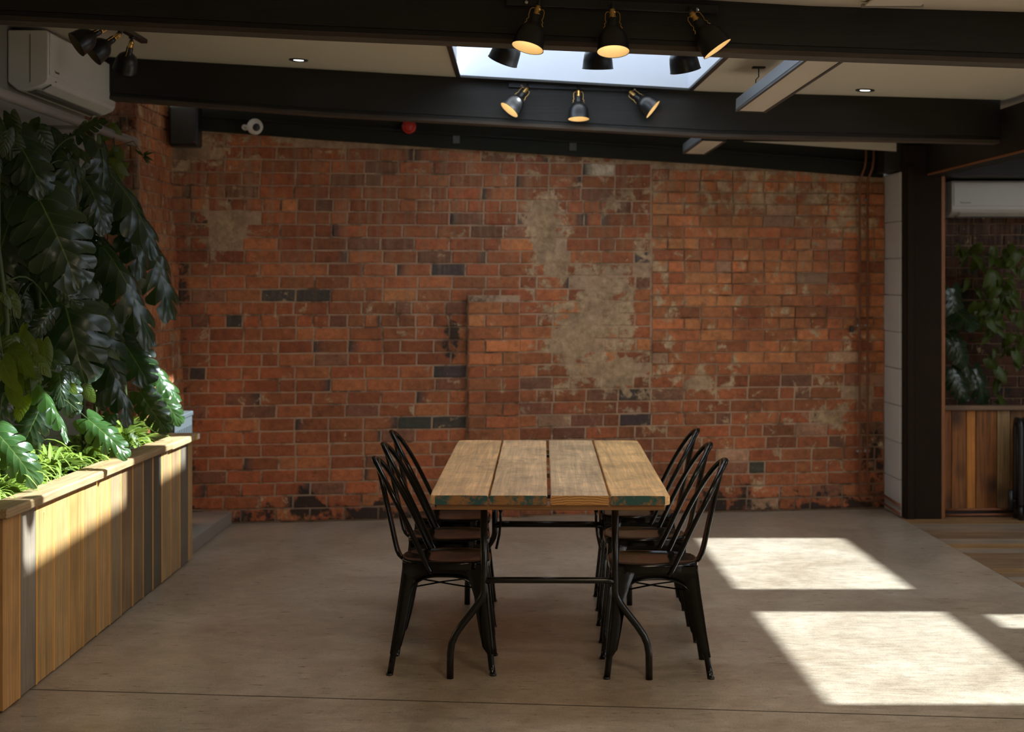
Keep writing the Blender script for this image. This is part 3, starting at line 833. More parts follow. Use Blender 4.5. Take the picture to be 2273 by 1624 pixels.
# ------------------------------------------------------------ air conditioners
def text_mesh(txt, size, name, m, parent, M4):
    cu = bpy.data.curves.new(name, 'FONT'); cu.body = txt; cu.size = size; cu.extrude = .0004; cu.align_x = 'LEFT'
    o = bpy.data.objects.new(name, cu); COL.objects.link(o); dg = bpy.context.evaluated_depsgraph_get()
    me = bpy.data.meshes.new_from_object(o.evaluated_get(dg)); bpy.data.objects.remove(o); me.materials.clear(); me.materials.append(m)
    return link(name, me, parent, M4)
def aircon(name, label, loc, rz, W, D, Hh, near_flat=True):
    """local: x along width, y outward (front at +D), z up from bottom"""
    t = thing(name, label, 'air conditioner', loc, rz)
    prof = [(0, .02), (0, Hh), (D-.012, Hh), (D, Hh-.012), (D, .035), (D-.012, .014), (D-.05, -.004), (D-.10, -.018), (D*.25, -.02)]
    b = MB()
    n = len(prof)
    for x in (0, W):
        for y, z in prof: b.v.append((x, y, z))
    b.face(reversed(range(n))); b.face(range(n, 2*n))
    for i in range(n):
        j = (i+1) % n; b.face((i, j, n+j, n+i))
    bev(b.build('casing', M['acwhite'], t), .008, 3)
    b = MB(); b.box(.015, D, .055, W-.015, D+.006, Hh-.012, .003); b.build('front_panel', M['acwhite'], t)
    b = MB()
    for x in (.06, W-.06):
        for y, z in ((D-.004, .012), (D-.05, -.012), (D-.052, -.008), (D-.006, .018)): b.v.append((x, y+.002, z-.002))
    for i in range(4): b.face((i, (i+1) % 4, 4+(i+1) % 4, 4+i))
    b.build('louvre', M['acwhite'], t)
    b = MB(); b.box(.05, D-.115, -.0225, W-.05, D-.070, -.012); b.build('air_outlet', M['acdark'], t)
    for x in (-.001, W+.001):
        b = MB(); b.tube([(x, .055, .06), (x+(.001 if x > 0 else -.001), .055, .06)], .03, 20); b.build('side_cap', M['acwhite'], t)
        b = MB(); b.box(x-.001, D*.55, .02, x+.001, D*.55+.003, Hh-.02); b.build('side_seam', M['acdark'], t)
    text_mesh('Panasonic', .019, 'lettering', M['trim'], t, Matrix.Translation((W-.15 if rz < -2 else (.05 if rz else .06), D+.0065, .075)) @ Matrix.Rotation(math.pi, 4, 'Z') @ Matrix.Rotation(math.pi/2, 4, 'X'))
    text_mesh('inverter', .010, 'small_lettering', M['trim'], t, Matrix.Translation((W-.15 if rz < -2 else .06, D+.0065, .030)) @ Matrix.Rotation(math.pi, 4, 'Z') @ Matrix.Rotation(math.pi/2, 4, 'X'))
    return t
# local x -> world -Y, local y -> world +X  (rotate by -90 deg)
ac = aircon('air_conditioner', 'white wall air conditioner above the climbing plants on the left', (-2.438, 8.65, 2.497), -math.pi/2, 1.25, .198, .272)
ac2 = aircon('air_conditioner', 'white wall air conditioner high in the side bay at right', (4.14, 10.99, 2.02), math.pi, 1.05, .22, .235)
for a, xx in ((ac, 1.25-.085), (ac2, 1.05-.06)):
    for ch in a.children:
        if ch.name.startswith('lettering') or ch.name.startswith('small_lett'):
            ml = ch.matrix_local.copy(); ml.translation.x = xx; ch.matrix_local = ml

# ------------------------------------------------------------ spotlights
def lamp_meshes():
    d = {}
    b = MB(); b.lathe([(.0, .002), (.014, .0), (.0165, -.010), (.0165, -.030), (.021, -.038), (.034, -.048), (.046, -.061), (.0525, -.078), (.0555, -.100), (.0585, -.128), (.0600, -.131), (.0580, -.131)], 32); d['shade'] = b.mesh('shade', M['black'])
    b = MB(); b.lathe([(.0575, -.130), (.0545, -.100), (.050, -.079), (.040, -.063), (.02, -.050), (.0, -.048)], 32); d['lining'] = b.mesh('lining', M['lining'])
    b = MB(); b.lathe([(.0, .034), (.010, .034), (.0115, .030), (.0115, .006), (.0135, .004), (.0135, -.002), (0, -.003)], 16); d['socket'] = b.mesh('socket', M['brass'])
    b = MB(); b.box(-.004, -.0145, -.028, .004, -.011, .028, .001); b.lathe([(.0, .026), (.0125, .026), (.0125, .018), (0, .018)], 16); d['collar'] = b.mesh('collar', M['brass'])
    b = MB()
    for s in (-1, 1):
        b.tube([(s*.010, 0, .024), (s*.020, 0, .024), (s*.026, 0, .016), (s*.027, 0, -.006), (s*.024, 0, -.016), (s*.031, 0, -.026), (s*.027, 0, -.030), (s*.034, 0, -.040)], .0016, 6)
    d['clip'] = b.mesh('clip', M['brass'])
    b = MB(); b.lathe([(0, -.050), (.015, -.056), (.022, -.072), (.020, -.088), (.010, -.098), (0, -.100)], 16); d['bulb'] = b.mesh('bulb', M['bulb'])
    for nm, m in (('lining', M['lining_off']), ('bulb', M['acwhite'])):
        d[nm+'_off'] = d[nm].copy(); d[nm+'_off'].materials[0] = m
    return d
M['lining_off'] = plain('unlit lamp lining', (.16, .14, .09), .6, bump=0)  # cream lining darkened in its colour, for the lamps that are off
LM = lamp_meshes()
def spotbar(label, p0, p1, outward, lamps, bolts=True, lit=True):
    """p0,p1 world ends of bar; outward unit; lamps: (t along, aim vector)"""
    p0, p1 = Vector(p0), Vector(p1); t = thing('spotlight_bar', label, 'spotlight', (p0+p1)/2); c = (p0+p1)/2
    ax = (p1-p0).normalized(); out = Vector(outward); out = (out-ax*out.dot(ax)).normalized(); up = ax.cross(out).normalized()
    R = Matrix((ax, out, up)).transposed().to_4x4(); L = (p1-p0).length
    b = MB(); b.box(-L/2, 0, -.017, L/2, .022, .017, .003); o = b.build('bar', M['black'], t); o.matrix_local = R
    if bolts:
        for s in (-1, 1):
            b = MB(); b.lathe([(0, .004), (.006, .003), (.007, 0)], 10, Matrix.Translation((s*(L/2-.075), .0225, .004)) @ Matrix.Rotation(-math.pi/2, 4, 'X')); o = b.build('screw', M['chrome'], t); o.matrix_local = R
    for tt, aim in lamps:
        a = -Vector(aim).normalized()
        base = p0.lerp(p1, tt)+out*.022-c
        piv = base+out*(.030 if lit else .016)-Vector((0, 0, .018 if lit else .0))
        top = piv-a*-.0
        b = MB(); b.tube([base-out*.002, base+out*.020, piv+Vector((0, 0, .006)), piv], .0065, 8); o = b.build('stem', M['black'], t)
        b = MB(); b.tube([base, base+out*.010], .014, 12); b.build('swivel', M['black'], t)
        # lamp frame: local +z = a
        side = ax-a*ax.dot(a); side = side.normalized(); yy = a.cross(side)
        Rm = Matrix((side, yy, a)).transposed().to_4x4()
        T = Matrix.Translation(piv-a*.038) @ Rm
        sh = link('shade', LM['shade'], t, T)
        for nm in ('lining', 'socket', 'collar', 'clip', 'bulb'):
            link(nm if nm != 'lining' else 'shade_lining', LM[nm if lit or nm not in ('lining', 'bulb') else nm+'_off'], sh)
    return t
spotbar('black bar of three spotlights on the front face of the nearest beam', P(1123, 3, 5.598), P(1592, 23, 5.598), (0, -1, 0), [(.155, (-.26, -.22, -1)), (.50, (0, -.26, -1)), (.865, (.70, -.12, -1))])
spotbar('black bar of three spotlights on the hidden back of the nearest beam', (-.09, 5.722, 2.565), (.74, 5.722, 2.53), (0, 1, 0), [(.14, (-.42, .35, -1)), (.50, (0, .22, -1)), (.86, (.22, .28, -1))], False)
spotbar('black bar of three spotlights on the far beam below the skylight', P(1128, 188, 8.498), P(1438, 199, 8.498), (0, -1, 0), [(.14, (-.80, -.30, -1)), (.50, (0, -.14, -1)), (.86, (1.25, -.25, -1))])
spotbar('black bar of three spotlights hanging from the ceiling by the left air conditioner', (-1.83, 6.55, zc(-1.83, 6.5)-.002), (-1.83, 7.62, zc(-1.83, 7.6)-.002), (0, 0, -1), [(.36, (-.80, -.42, -.60)), (.57, (-.75, -.40, -.70)), (.77, (-.35, .55, -.80))], False, False)

# ------------------------------------------------------------ hanging strip lights, downlights
def strip_light(label, x, w_, y0, y1, z):
    t = thing('strip_light', label, 'ceiling light', (x+w_/2, (y0+y1)/2, z)); L = (y1-y0)/2
    R = Matrix.Rotation(math.atan(.04), 4, 'Y')
    b = MB(); b.box(-w_/2, -L, .006, w_/2, L, .062, .003); o = b.build('housing', M['alu'], t); o.matrix_local = R
    b = MB()
    for q in ((-w_/2, -L, -w_/2+.012, L), (w_/2-.012, -L, w_/2, L), (-w_/2+.012, -L, w_/2-.012, -L+.012), (-w_/2+.012, L-.012, w_/2-.012, L)): b.box(q[0], q[1], -.004, q[2], q[3], .0055)
    o = b.build('frame', M['trim'], t); o.matrix_local = R
    b = MB(); b.box(-w_/2+.0125, -L+.0125, .0, w_/2-.0125, L-.0125, .005); o = b.build('diffuser', M['diffuser'], t); o.matrix_local = R
    for yy in (-L+.25, L-.25):
        zz = zc(x+w_/2, (y0+y1)/2+yy)-z
        b = MB(); b.tube([(0, yy, .06), (0, yy, .085), (-.014, yy, .10), (-.014, yy, .125), (0, yy, .14), (0, yy, zz)], .0028, 6); b.build('hook', M['trim'], t)
        b = MB(); b.box(-.03, yy-.02, zz-.008, .03, yy+.02, zz-.0005); b.build('ceiling_plate', M['trim'], t)
    return t
strip_light('pale suspended strip light left of the beam post, between the two black beams', 1.112, .150, 5.78, 7.62, 2.398)
strip_light('suspended strip light partly hidden behind the far black beam', 1.075, .145, 8.70, 9.66, 2.352)
for (px, py, lab) in ((663, 132, 'small round downlight lit in the ceiling at left'), (1920, 199, 'small round downlight lit in the ceiling at right')):
    Y = 8.2
    for _ in range(8):
        p = P(px, py, Y); Y = Y*(zc(p.x, Y)-H)/(p.z-H)
    p = P(px, py, Y)
    t = thing('downlight', lab, 'downlight', (p.x, p.y, zc(p.x, p.y))); R = Matrix.Rotation(math.atan(.05), 4, 'Y')
    b = MB(); b.lathe([(.050, -.001), (.050, -.006), (.044, -.008), (.028, -.003), (.026, -.002)], 28); o = b.build('bezel', M['trim'], t); o.matrix_local = R
    b = MB(); b.lathe([(.027, -.004), (.015, -.005), (0, -.005)], 20); o = b.build('lens', M['led'], t); o.matrix_local = R
t = thing('ceiling_hatch', 'thin framed hatch in the near ceiling at top right', 'hatch', (1.36, 5.20, zc(1.36, 5.2)))
b = MB(); b.box(-.10, -.3, -.010, .10, .27, -.001, .002); b.build('panel', M['ceiling'], t)
b = MB(); b.box(-.11, .27, -.014, .11, .285, -.001); b.build('frame', M['galv'], t)

# ------------------------------------------------------------ fittings on the wall plate
q = P(566, 281, 9.66)
t = thing('security_camera', 'white ball shaped camera on the beam above the brick wall', 'camera', q)
b = MB(); b.lathe([(0, .052), (.02, .048), (.036, .037), (.047, .02), (.052, 0), (.047, -.02), (.036, -.037), (.02, -.048), (0, -.052)], 24); b.build('body', M['acwhite'], t)
b = MB(); T = Matrix.Rotation(math.radians(-18), 4, 'Z') @ Matrix.Rotation(math.radians(102), 4, 'X'); b.lathe([(.024, .0505), (.020, .0530), (0, .0535)], 20, Matrix.Rotation(math.radians(20), 4, 'Z') @ Matrix.Rotation(math.radians(100), 4, 'X')); b.build('lens', M['trim'], t)
b = MB(); b.tube([(-.03, .02, 0), (-.075, .05, .002)], .010, 10); b.tube([(-.075, .05, .002), (-.075, .125, .002)], .018, 12); b.build('mount', M['acwhite'], t)
q = P(412, 282, 9.60)
t = thing('loudspeaker', 'black loudspeaker in the top left corner of the brick wall', 'speaker', (q.x, q.y, q.z))
b = MB(); b.box(-.09, -.07, -.125, .09, .08, .13, .012); b.build('cabinet', M['black'], t)
b = MB(); b.box(-.078, -.076, -.11, .078, -.0705, .115, .004); b.build('grille', M['trim'], t)
b = MB(); b.tube([(0, .08, 0), (0, .16, 0)], .015, 8); b.build('bracket', M['black'], t)
b = MB(); b.lathe([(0, .002), (.004, 0)], 8, Matrix.Translation((.07, -.0765, -.10)) @ Matrix.Rotation(math.pi/2, 4, 'X')); b.build('indicator', M['red'], t)
q = P(908, 281, 9.86)
t = thing('alarm_beacon', 'red round alarm beacon on the dark steel above the brick wall', 'alarm', (q.x, q.y, q.z))
TX = Matrix.Rotation(math.pi/2, 4, 'X')
b = MB(); b.lathe([(0, .045), (.02, .043), (.032, .030), (.036, .012)], 20, TX); b.build('dome', M['red'], t)
b = MB(); b.lathe([(.036, .012), (.045, .010), (.045, -.03), (0, -.03)], 20, TX); b.build('base', M['red'], t)

# ------------------------------------------------------------ copper pipes
def wallpt(px, z, off):
    tt = (px-CX)/F; Y = 10.053/(1-.147*tt); p = Vector((tt*Y, Y, z)); return p+WN*off
for k, (px, lab) in enumerate(((1903, 'left copper pipe running down the brick wall by the column'), (1920, 'right copper pipe running down the brick wall by the column'))):
    p = wallpt(px, 0, .045); t = thing('copper_pipe', lab, 'pipe', (p.x, p.y, 0)); zb = .115 if k else .075; zb = .12 if k else .065
    def rel(v): return v-Vector((p.x, p.y, 0))
    tp = wallpt(px, 2.50, .13); e0 = wallpt(1966, zb, .045)
    pts = [rel(wallpt(px+4, 2.52, .125)), rel(wallpt(px+4, 2.36, .125)), rel(wallpt(px+3, 2.31, .11)), rel(wallpt(px, 2.235, .055)), rel(wallpt(px, 2.20, .045)), rel(wallpt(px, zb+.03, .045)), rel(wallpt(px+2, zb+.008, .045)), rel(wallpt(px+6, zb, .045)), rel(wallpt(1955, zb, .045))]
    e = Vector((2.50, 10.33, zb)); pts += [rel(Vector((2.495, 10.36, zb-.005))), rel(Vector((2.512, 10.12, zb-.02))), rel(Vector((2.53, 10.0, zb-.03)))]
    b = MB(); b.tube(pts, .0085, 10); b.build('pipe_run', M['copper'], t)
    for z in (2.1, 1.25, .4):
        b = MB(); c = rel(wallpt(px, z, .03)); b.box(c.x-.016, c.y-.016, z-.008, c.x+.016, c.y+.03, z+.008, .002); b.build('clip', M['galv'], t)
t = thing('valve', 'small black valve on the brick wall left of the copper pipes', 'valve', wallpt(1888, 1.235, .0))
b = MB(); b.tube([(0, 0, 0), (0, -.03, 0)], .01, 8); b.box(-.012, -.045, -.03, .012, -.02, .012, .002); b.build('tap', M['black'], t)
for k, z in enumerate((.048, .014)):
    t = thing('copper_pipe', ['upper', 'lower'][k]+' horizontal copper pipe at the foot of the side bay boards', 'pipe', (3.0, 10.06, z))
    b = MB(); b.tube([(-.19, 0, 0), (.0, .0, .001), (.22, .004, .004), (.30, .03, .004), (.36, .10, .004)], .0095, 10); b.build('pipe_run', M['copper'], t)

# ------------------------------------------------------------ planter and radiator in the side bay
t = thing('bay_planter', 'dark boarded planter under the hanging plants in the side bay', 'planter', (2.80, 10.18, 0))
bs = [2088, 2112, 2145, 2166, 2213, 2242, 2275, 2300, 2330, 2365, 2400]
cc = [(.34, .115, .022), (.36, .13, .028), (.58, .22, .035), (.32, .115, .022), (.42, .26, .11), (.28, .12, .03), (.2, .1, .04), (.14, .08, .035), (.2, .1, .04), (.16, .08, .035)]
for k in range(len(bs)-1):
    x0, x1 = [(q-CX)/F*10.18-2.80 for q in (bs[k], bs[k+1])]
    b = MB(); b.box(-(x1-x0)/2+.002, 0, .03, (x1-x0)/2-.002, .018, .69, .002); o = b.build('plank', M['darkplank'], t); o.location = ((x0+x1)/2, 0, 0); o.color = (*cc[k], 1)
b = MB(); b.box(.03, -.022, .692, 1.0, .075, .722, .004); o = b.build('capping_board', M['capx'], t); o.color = (.22, .13, .075, 1)
b = MB(); b.box(.04, .02, .0, 1.0, .55, .66); b.build('liner', M['soil'], t)
b = MB(); b.box(.04, .005, .0, 1.0, .018, .03); b.build('plinth', M['trim'], t)
t = thing('radiator', 'black column radiator at the right edge of the side bay', 'radiator', (3.30, 9.98, 0))
for k in range(9):
    b = MB(); x = k*.052
    pts = [(x, -.05, .10), (x, -.05, .60), (x, -.03, .645), (x, .03, .645), (x, .05, .60), (x, .05, .10), (x, .03, .06), (x, -.03, .06), (x, -.05, .10)]
    b.tube(pts, .021, 8, False); b.tube([(x, 0, .07), (x, 0, .63)], .018, 8); b.build('column', M['black'], t)
for k in (0, 8):
    for yy in (-.05, .05):
        b = MB(); b.tube([(k*.052, yy, .10), (k*.052, yy, 0)], .014, 8, True, .018); b.build('foot', M['black'], t)
b = MB(); b.tube([(0, 0, .12), (-.05, 0, .12)], .014, 8); b.tube([(-.05, 0, .06), (-.05, 0, .19)], .019, 10); b.build('valve', M['black'], t)

# ------------------------------------------------------------ table
def table():
    ang = math.atan(.0202); t = thing('dining_table', 'long dining table of four thick reclaimed boards on black trestle legs', 'table', (.1408, 5.702, 0), -ang)
    L = 1.949; xs = [-.4485, -.2275, -.003, .2235, .4485]; z1 = .76; th = .0345
    cols = [(.84, .50, .22), (.78, .50, .25), (.75, .50, .26), (.92, .55, .22)]
    gaps = [(.0, .004), (.004, .0065), (.0065, .004), (.004, 0)]
    for k in range(4):
        a = xs[k]+gaps[k][0]; b_ = xs[k+1]-gaps[k][1]; wd = b_-a; b = MB()
        # cross section swept along y with slightly wavering edges
        n = 26; cr = .03 if k in (0, 3) else .003
        for i in range(n+1):
            y = L*i/n; e = .0018*pnoise(Vector((y*9, k*5, 0))); e2 = .0018*pnoise(Vector((y*9, k*5+3, 0)))
            l = -wd/2+e; r = wd/2+e2
            if i in (0, n):
                if k == 0: l += .02
                if k == 3: r -= .02
            if i in (1, n-1):
                y = .018 if i == 1 else L-.018
                if k == 0: l += .002
                if k == 3: r -= .002
            dz = .0012*pnoise(Vector((y*3, k, 7)))
            c = .0035
            for (x, z) in ((l, z1-th+c), (l, z1-c), (l+c, z1+dz), (0, z1+dz+.0008), (r-c, z1+dz), (r, z1-c), (r, z1-th+c), (r-c, z1-th), (l+c, z1-th)): b.v.append((x, y, z))
        m = 9
        for i in range(n):
            for j in range(m): b.face((i*m+j, i*m+(j+1) % m, (i+1)*m+(j+1) % m, (i+1)*m+j))
        b.cur = 1; b.face(reversed(range(m))); b.face([n*m+j for j in range(m)])
        o = b.build('tabletop_board', [M['tableplank'], M['rawend'] if k == 2 else M['paintend']], t)
        o.location = ((a+b_)/2, 0, 0); o.color = (*cols[k], 1)
    for y0 in (.012, .93, L-.11):
        b = MB(); b.box(-.425, y0, z1-th-.021, .430, y0+.09, z1-th-.0005, .002); b.build('cleat', M['cleat'], t)
    def frame(y):
        s = .257; zt = z1-th-.0005
        for sg in (-1, 1):
            x0 = sg*s; x1 = sg*(s+.133)
            pts = [(x0, y, zt), (x0, y, .40), (x0, y, .345), (x0+sg*.006, y, .322), (x0+sg*.018, y, .300), (x0+sg*.045, y, .262), (x0+sg*.085, y, .212), (x0+sg*.112, y, .172), (x0+sg*.126, y, .138), (x0+sg*.132, y, .100), (x1, y, 0)]
            b = MB(); b.tube(pts, .0140, 14); b.build('leg', M['tubeblack'], t)
            b = MB(); b.box(x0-.02, y-.02, zt-.004, x0+.02, y+.02, zt); 
        b = MB(); b.tube([(-s, y, .381), (-s+.03, y-.004, .387), (-s+.06, y-.006, .388), (s-.06, y-.006, .388), (s-.03, y-.004, .387), (s, y, .381)], .0125 if y < 1 else .0155, 12); b.build('crossbar', M['tubeblack'], t)
        b = MB(); b.box(-s-.05, y-.018, zt-.0, s+.05, y+.018, zt+.0002) if False else b.box(-s-.03, y-.016, zt-.016, s+.03, y+.016, zt-.0005, .002); b.build('top_rail', M['tubeblack'], t)
    frame(.300); frame(1.665)
    for sg in (-1, 1):
        x = sg*.228
        b = MB(); b.tube([(x, 1.60, z1-th-.02), (x, 1.61, .47)], .0035, 6); b.tube([(x, 1.61, .485), (x, 1.61, .455)], .010, 10); b.tube([(x, 1.61, .46), (x, 1.63, .41), (sg*.235, 1.64, .34), (sg*.25, 1.655, .27)], .0065, 8); b.build('folding_stay', M['tubeblack'], t)
table()

# ------------------------------------------------------------ chairs
def chair_proto():
    """local: +x faces forward (to the table), y across; origin on floor at seat centre"""
    t = thing('metal_chair', 'black', 'chair'); G = M['gloss']
    zs = .447
    # seat: D shape, pressed
    def outline(n=40):
        pts = []
        for i in range(n):
            a = 2*math.pi*i/n; c, s = math.cos(a), math.sin(a)
            ex = .55 if c > 0 else .82
            x = (.188 if c > 0 else .168)*math.copysign(abs(c)**ex, c); y = (.165 if c > 0 else .162)*math.copysign(abs(s)**(.62), s)
            if c < 0: y *= 1-.12*abs(c)
            pts.append((x, y))
        return pts
    ol = outline(); n = len(ol)
    b = MB()
    rings = [(1.0, -.030), (1.006, -.010), (1.0, -.002), (.975, .001), (.93, .0005), (.88, -.003), (.5, -.006), (.05, -.006)]
    for k, dz in rings:
        for x, y in ol: b.v.append((x*k, y*k, zs+dz))
    for r in range(len(rings)-1):
        for i in range(n):
            j = (i+1) % n; b.face((r*n+i, r*n+j, (r+1)*n+j, (r+1)*n+i), True)
    b.face([(len(rings)-1)*n+i for i in range(n)], True)
    b.build('seat', G, t)
    # four pressed legs with flared shoulders; front (x>0) and rear
    corners = [(.150, .130, .205, .165), (.150, -.130, .205, -.165), (-.135, .118, -.210, .160), (-.135, -.118, -.210, -.160)]
    def leg(cx, cy, fx, fy):
        b = MB(); sx, sy = (1 if cx > 0 else -1), (1 if cy > 0 else -1)
        # stations: height, width of flange along x and along y
        st = [(.440, .085, .075), (.405, .080, .070), (.36, .066, .058), (.31, .055, .048), (.25, .054, .046), (.18, .049, .041), (.115, .042, .035), (.085, .030, .028), (.05, .027, .026), (.0, .025, .025)]
        n0 = 0; m = 8
        for z, wx, wy in st:
            k = (1-z/.44); kk = k**1.15
            ox = lerp(cx+sx*.022, fx+sx*.010, kk); oy = lerp(cy+sy*.018, fy+sy*.008, kk)   # outer corner
            r = .010
            pts = [(ox, oy-sy*wy), (ox, oy-sy*r), (ox-sx*r*.3, oy-sy*r*.3), (ox-sx*r, oy), (ox-sx*wx, oy), (ox-sx*wx, oy-sy*.005), (ox-sx*.012, oy-sy*.013), (ox-sx*.005, oy-sy*wy)]
            if z < .09:
                c_ = .0132; mx, my = ox-sx*.0140, oy-sy*.0140
                pts = [(mx+sx*c_*math.cos(a), my+sy*c_*math.sin(a)) for a in [math.radians(d) for d in (-60, -15, 30, 75, 120, 165, 210, 255)]]
            for x, y in pts: b.v.append((x, y, z))
        for i in range(len(st)-1):
            for j in range(m):
                q = (i*m+j, i*m+(j+1) % m, (i+1)*m+(j+1) % m, (i+1)*m+j)
                b.face(q if sx*sy < 0 else tuple(reversed(q)), True)
        b.face(range(m)); b.face([(len(st)-1)*m+j for j in reversed(range(m))])
        # rolled rib along the outer edge
        rib = []
        for z, wx, wy in st[0:8]:
            kk = (1-z/.44)**1.15; ox = lerp(cx+sx*.022, fx+sx*.010, kk); oy = lerp(cy+sy*.018, fy+sy*.008, kk); rib.append((ox-sx*.0042, oy-sy*.0042, z))
        b.tube(rib, .0044, 8)
        o = b.build('leg', G, t)
        b = MB(); mx, my = fx-sx*.0025, fy-sy*.0045; b.tube([(mx, my, 0), (mx, my, .008)], .0135, 10); b.build('foot_cap', M['black'], o)
    for c in corners: leg(*c)
    # aprons with arched lower edges: sides (along x), front and rear (along y)
    def apron(p, q, zt=.436, arch=.040):
        b = MB(); N = 18; p, q = Vector(p), Vector(q); d = (q-p).normalized(); nn = Vector((d.y, -d.x, 0))*.0012
        for i in range(N+1):
            u = i/N; w_ = abs(2*u-1)
            zlow = zt-.048-.085*(w_**3.2)
            c = p.lerp(q, u)
            for o_ in (nn, -nn):
                b.v.append((c.x+o_.x, c.y+o_.y, zt)); b.v.append((c.x+o_.x, c.y+o_.y, zlow))
        for i in range(N):
            a = i*4
            b.face((a, a+1, a+5, a+4), True); b.face((a+2, a+6, a+7, a+3), True); b.face((a+1, a+3, a+7, a+5))
        rp = []
        for i in range(N+1):
            u = i/N; c = p.lerp(q, u); rp.append((c.x, c.y, zt-.048-.085*(abs(2*u-1)**3.2)))
        b.tube(rp, .0042, 6)
        return b.build('apron', G, t)
    apron((-.150, .137, 0), (.165, .149, 0)); apron((-.150, -.137, 0), (.165, -.149, 0))
    apron((.172, -.135, 0), (.172, .135, 0)); apron((-.158, -.125, 0), (-.158, .125, 0))
    # crossed braces under the seat
    for s in (-1, 1):
        b = MB(); b.tube([(-.158, -s*.128, .335), (0, 0, .337+s*.003), (.163, s*.132, .335)], .0085, 6, True, None, .35); b.build('cross_brace', G, t)
    # hoop back
    pts = []
    y0 = .152; base = (-.045, .408); 
    ctrl = [(-.045, y0, .405), (-.058, y0+.002, .43), (-.085, y0+.001, .485), (-.125, .150, .570), (-.165, .146, .650), (-.200, .136, .715), (-.232, .113, .770), (-.258, .080, .810), (-.276, .042, .832), (-.284, 0, .839)]
    full = [Vector(c) for c in ctrl]+[Vector((c[0], -c[1], c[2])) for c in reversed(ctrl[:-1])]
    sm = []
    for i in range(len(full)-1):
        a = full[max(i-1, 0)]; b0 = full[i]; c = full[i+1]; d = full[min(i+2, len(full)-1)]
        for k in range(3):
            u = k/3; sm.append(.5*((2*b0)+(c-a)*u+(2*a-5*b0+4*c-d)*u*u+(3*b0-a-3*c+d)*u**3))
    sm.append(full[-1])
    b = MB(); b.tube(sm, .0105, 12); b.build('back_hoop', G, t)
    for s in (-1, 1):
        b = MB(); b.tube([(-.045, s*.150, .405), (-.045, s*.166, .405)], .006, 8); b.build('bolt', M['chrome'] if False else G, t)
    # central splat: pressed sheet curving into the seat
    prof = [(-.158, .428), (-.172, .432), (-.187, .446), (-.197, .468), (-.205, .50), (-.222, .58), (-.240, .66), (-.258, .74), (-.272, .80), (-.281, .836)]
    b = MB(); m = 5
    for i, (x, z) in enumerate(prof):
        wd = lerp(.030, .036, i/(len(prof)-1)); 
        for j in range(m):
            u = j/(m-1)*2-1; b.v.append((x+.007*u*u-.003, wd*u, z))
        for j in range(m):
            u = 1-j/(m-1)*2; b.v.append((x+.007*u*u+.0075, wd*u*.96, z+.002))
    k = 2*m
    for i in range(len(prof)-1):
        for j in range(k): b.face((i*k+j, i*k+(j+1) % k, (i+1)*k+(j+1) % k, (i+1)*k+j), True)
    b.face(range(k)); b.face([(len(prof)-1)*k+j for j in reversed(range(k))])
    b.build('back_splat', G, t)
    return t
proto = chair_proto()
CH = [((.575, 6.160), math.pi, 'black metal chair on the right side of the table, nearest the viewer'),
      ((.592, 6.760), math.pi, 'black metal chair in the middle of the right side of the table'),
      ((.612, 7.390), math.pi, 'black metal chair on the right side of the table, nearest the brick wall'),
      ((-.276, 6.215), 0, 'black metal chair on the left side of the table, nearest the viewer'),
      ((-.286, 6.745), 0, 'black metal chair in the middle of the left side of the table'),
      ((-.292, 7.285), 0, 'black metal chair on the left side of the table, nearest the brick wall')]
for k, ((x, y), rz, lab) in enumerate(CH):
    o = proto if k == 0 else copy_tree(proto)
    o.location = (x, y, 0); o.rotation_euler = (0, 0, rz-.018+(rnd.random()-.5)*.02); o['label'] = lab; o['group'] = 'metal chairs around the table'

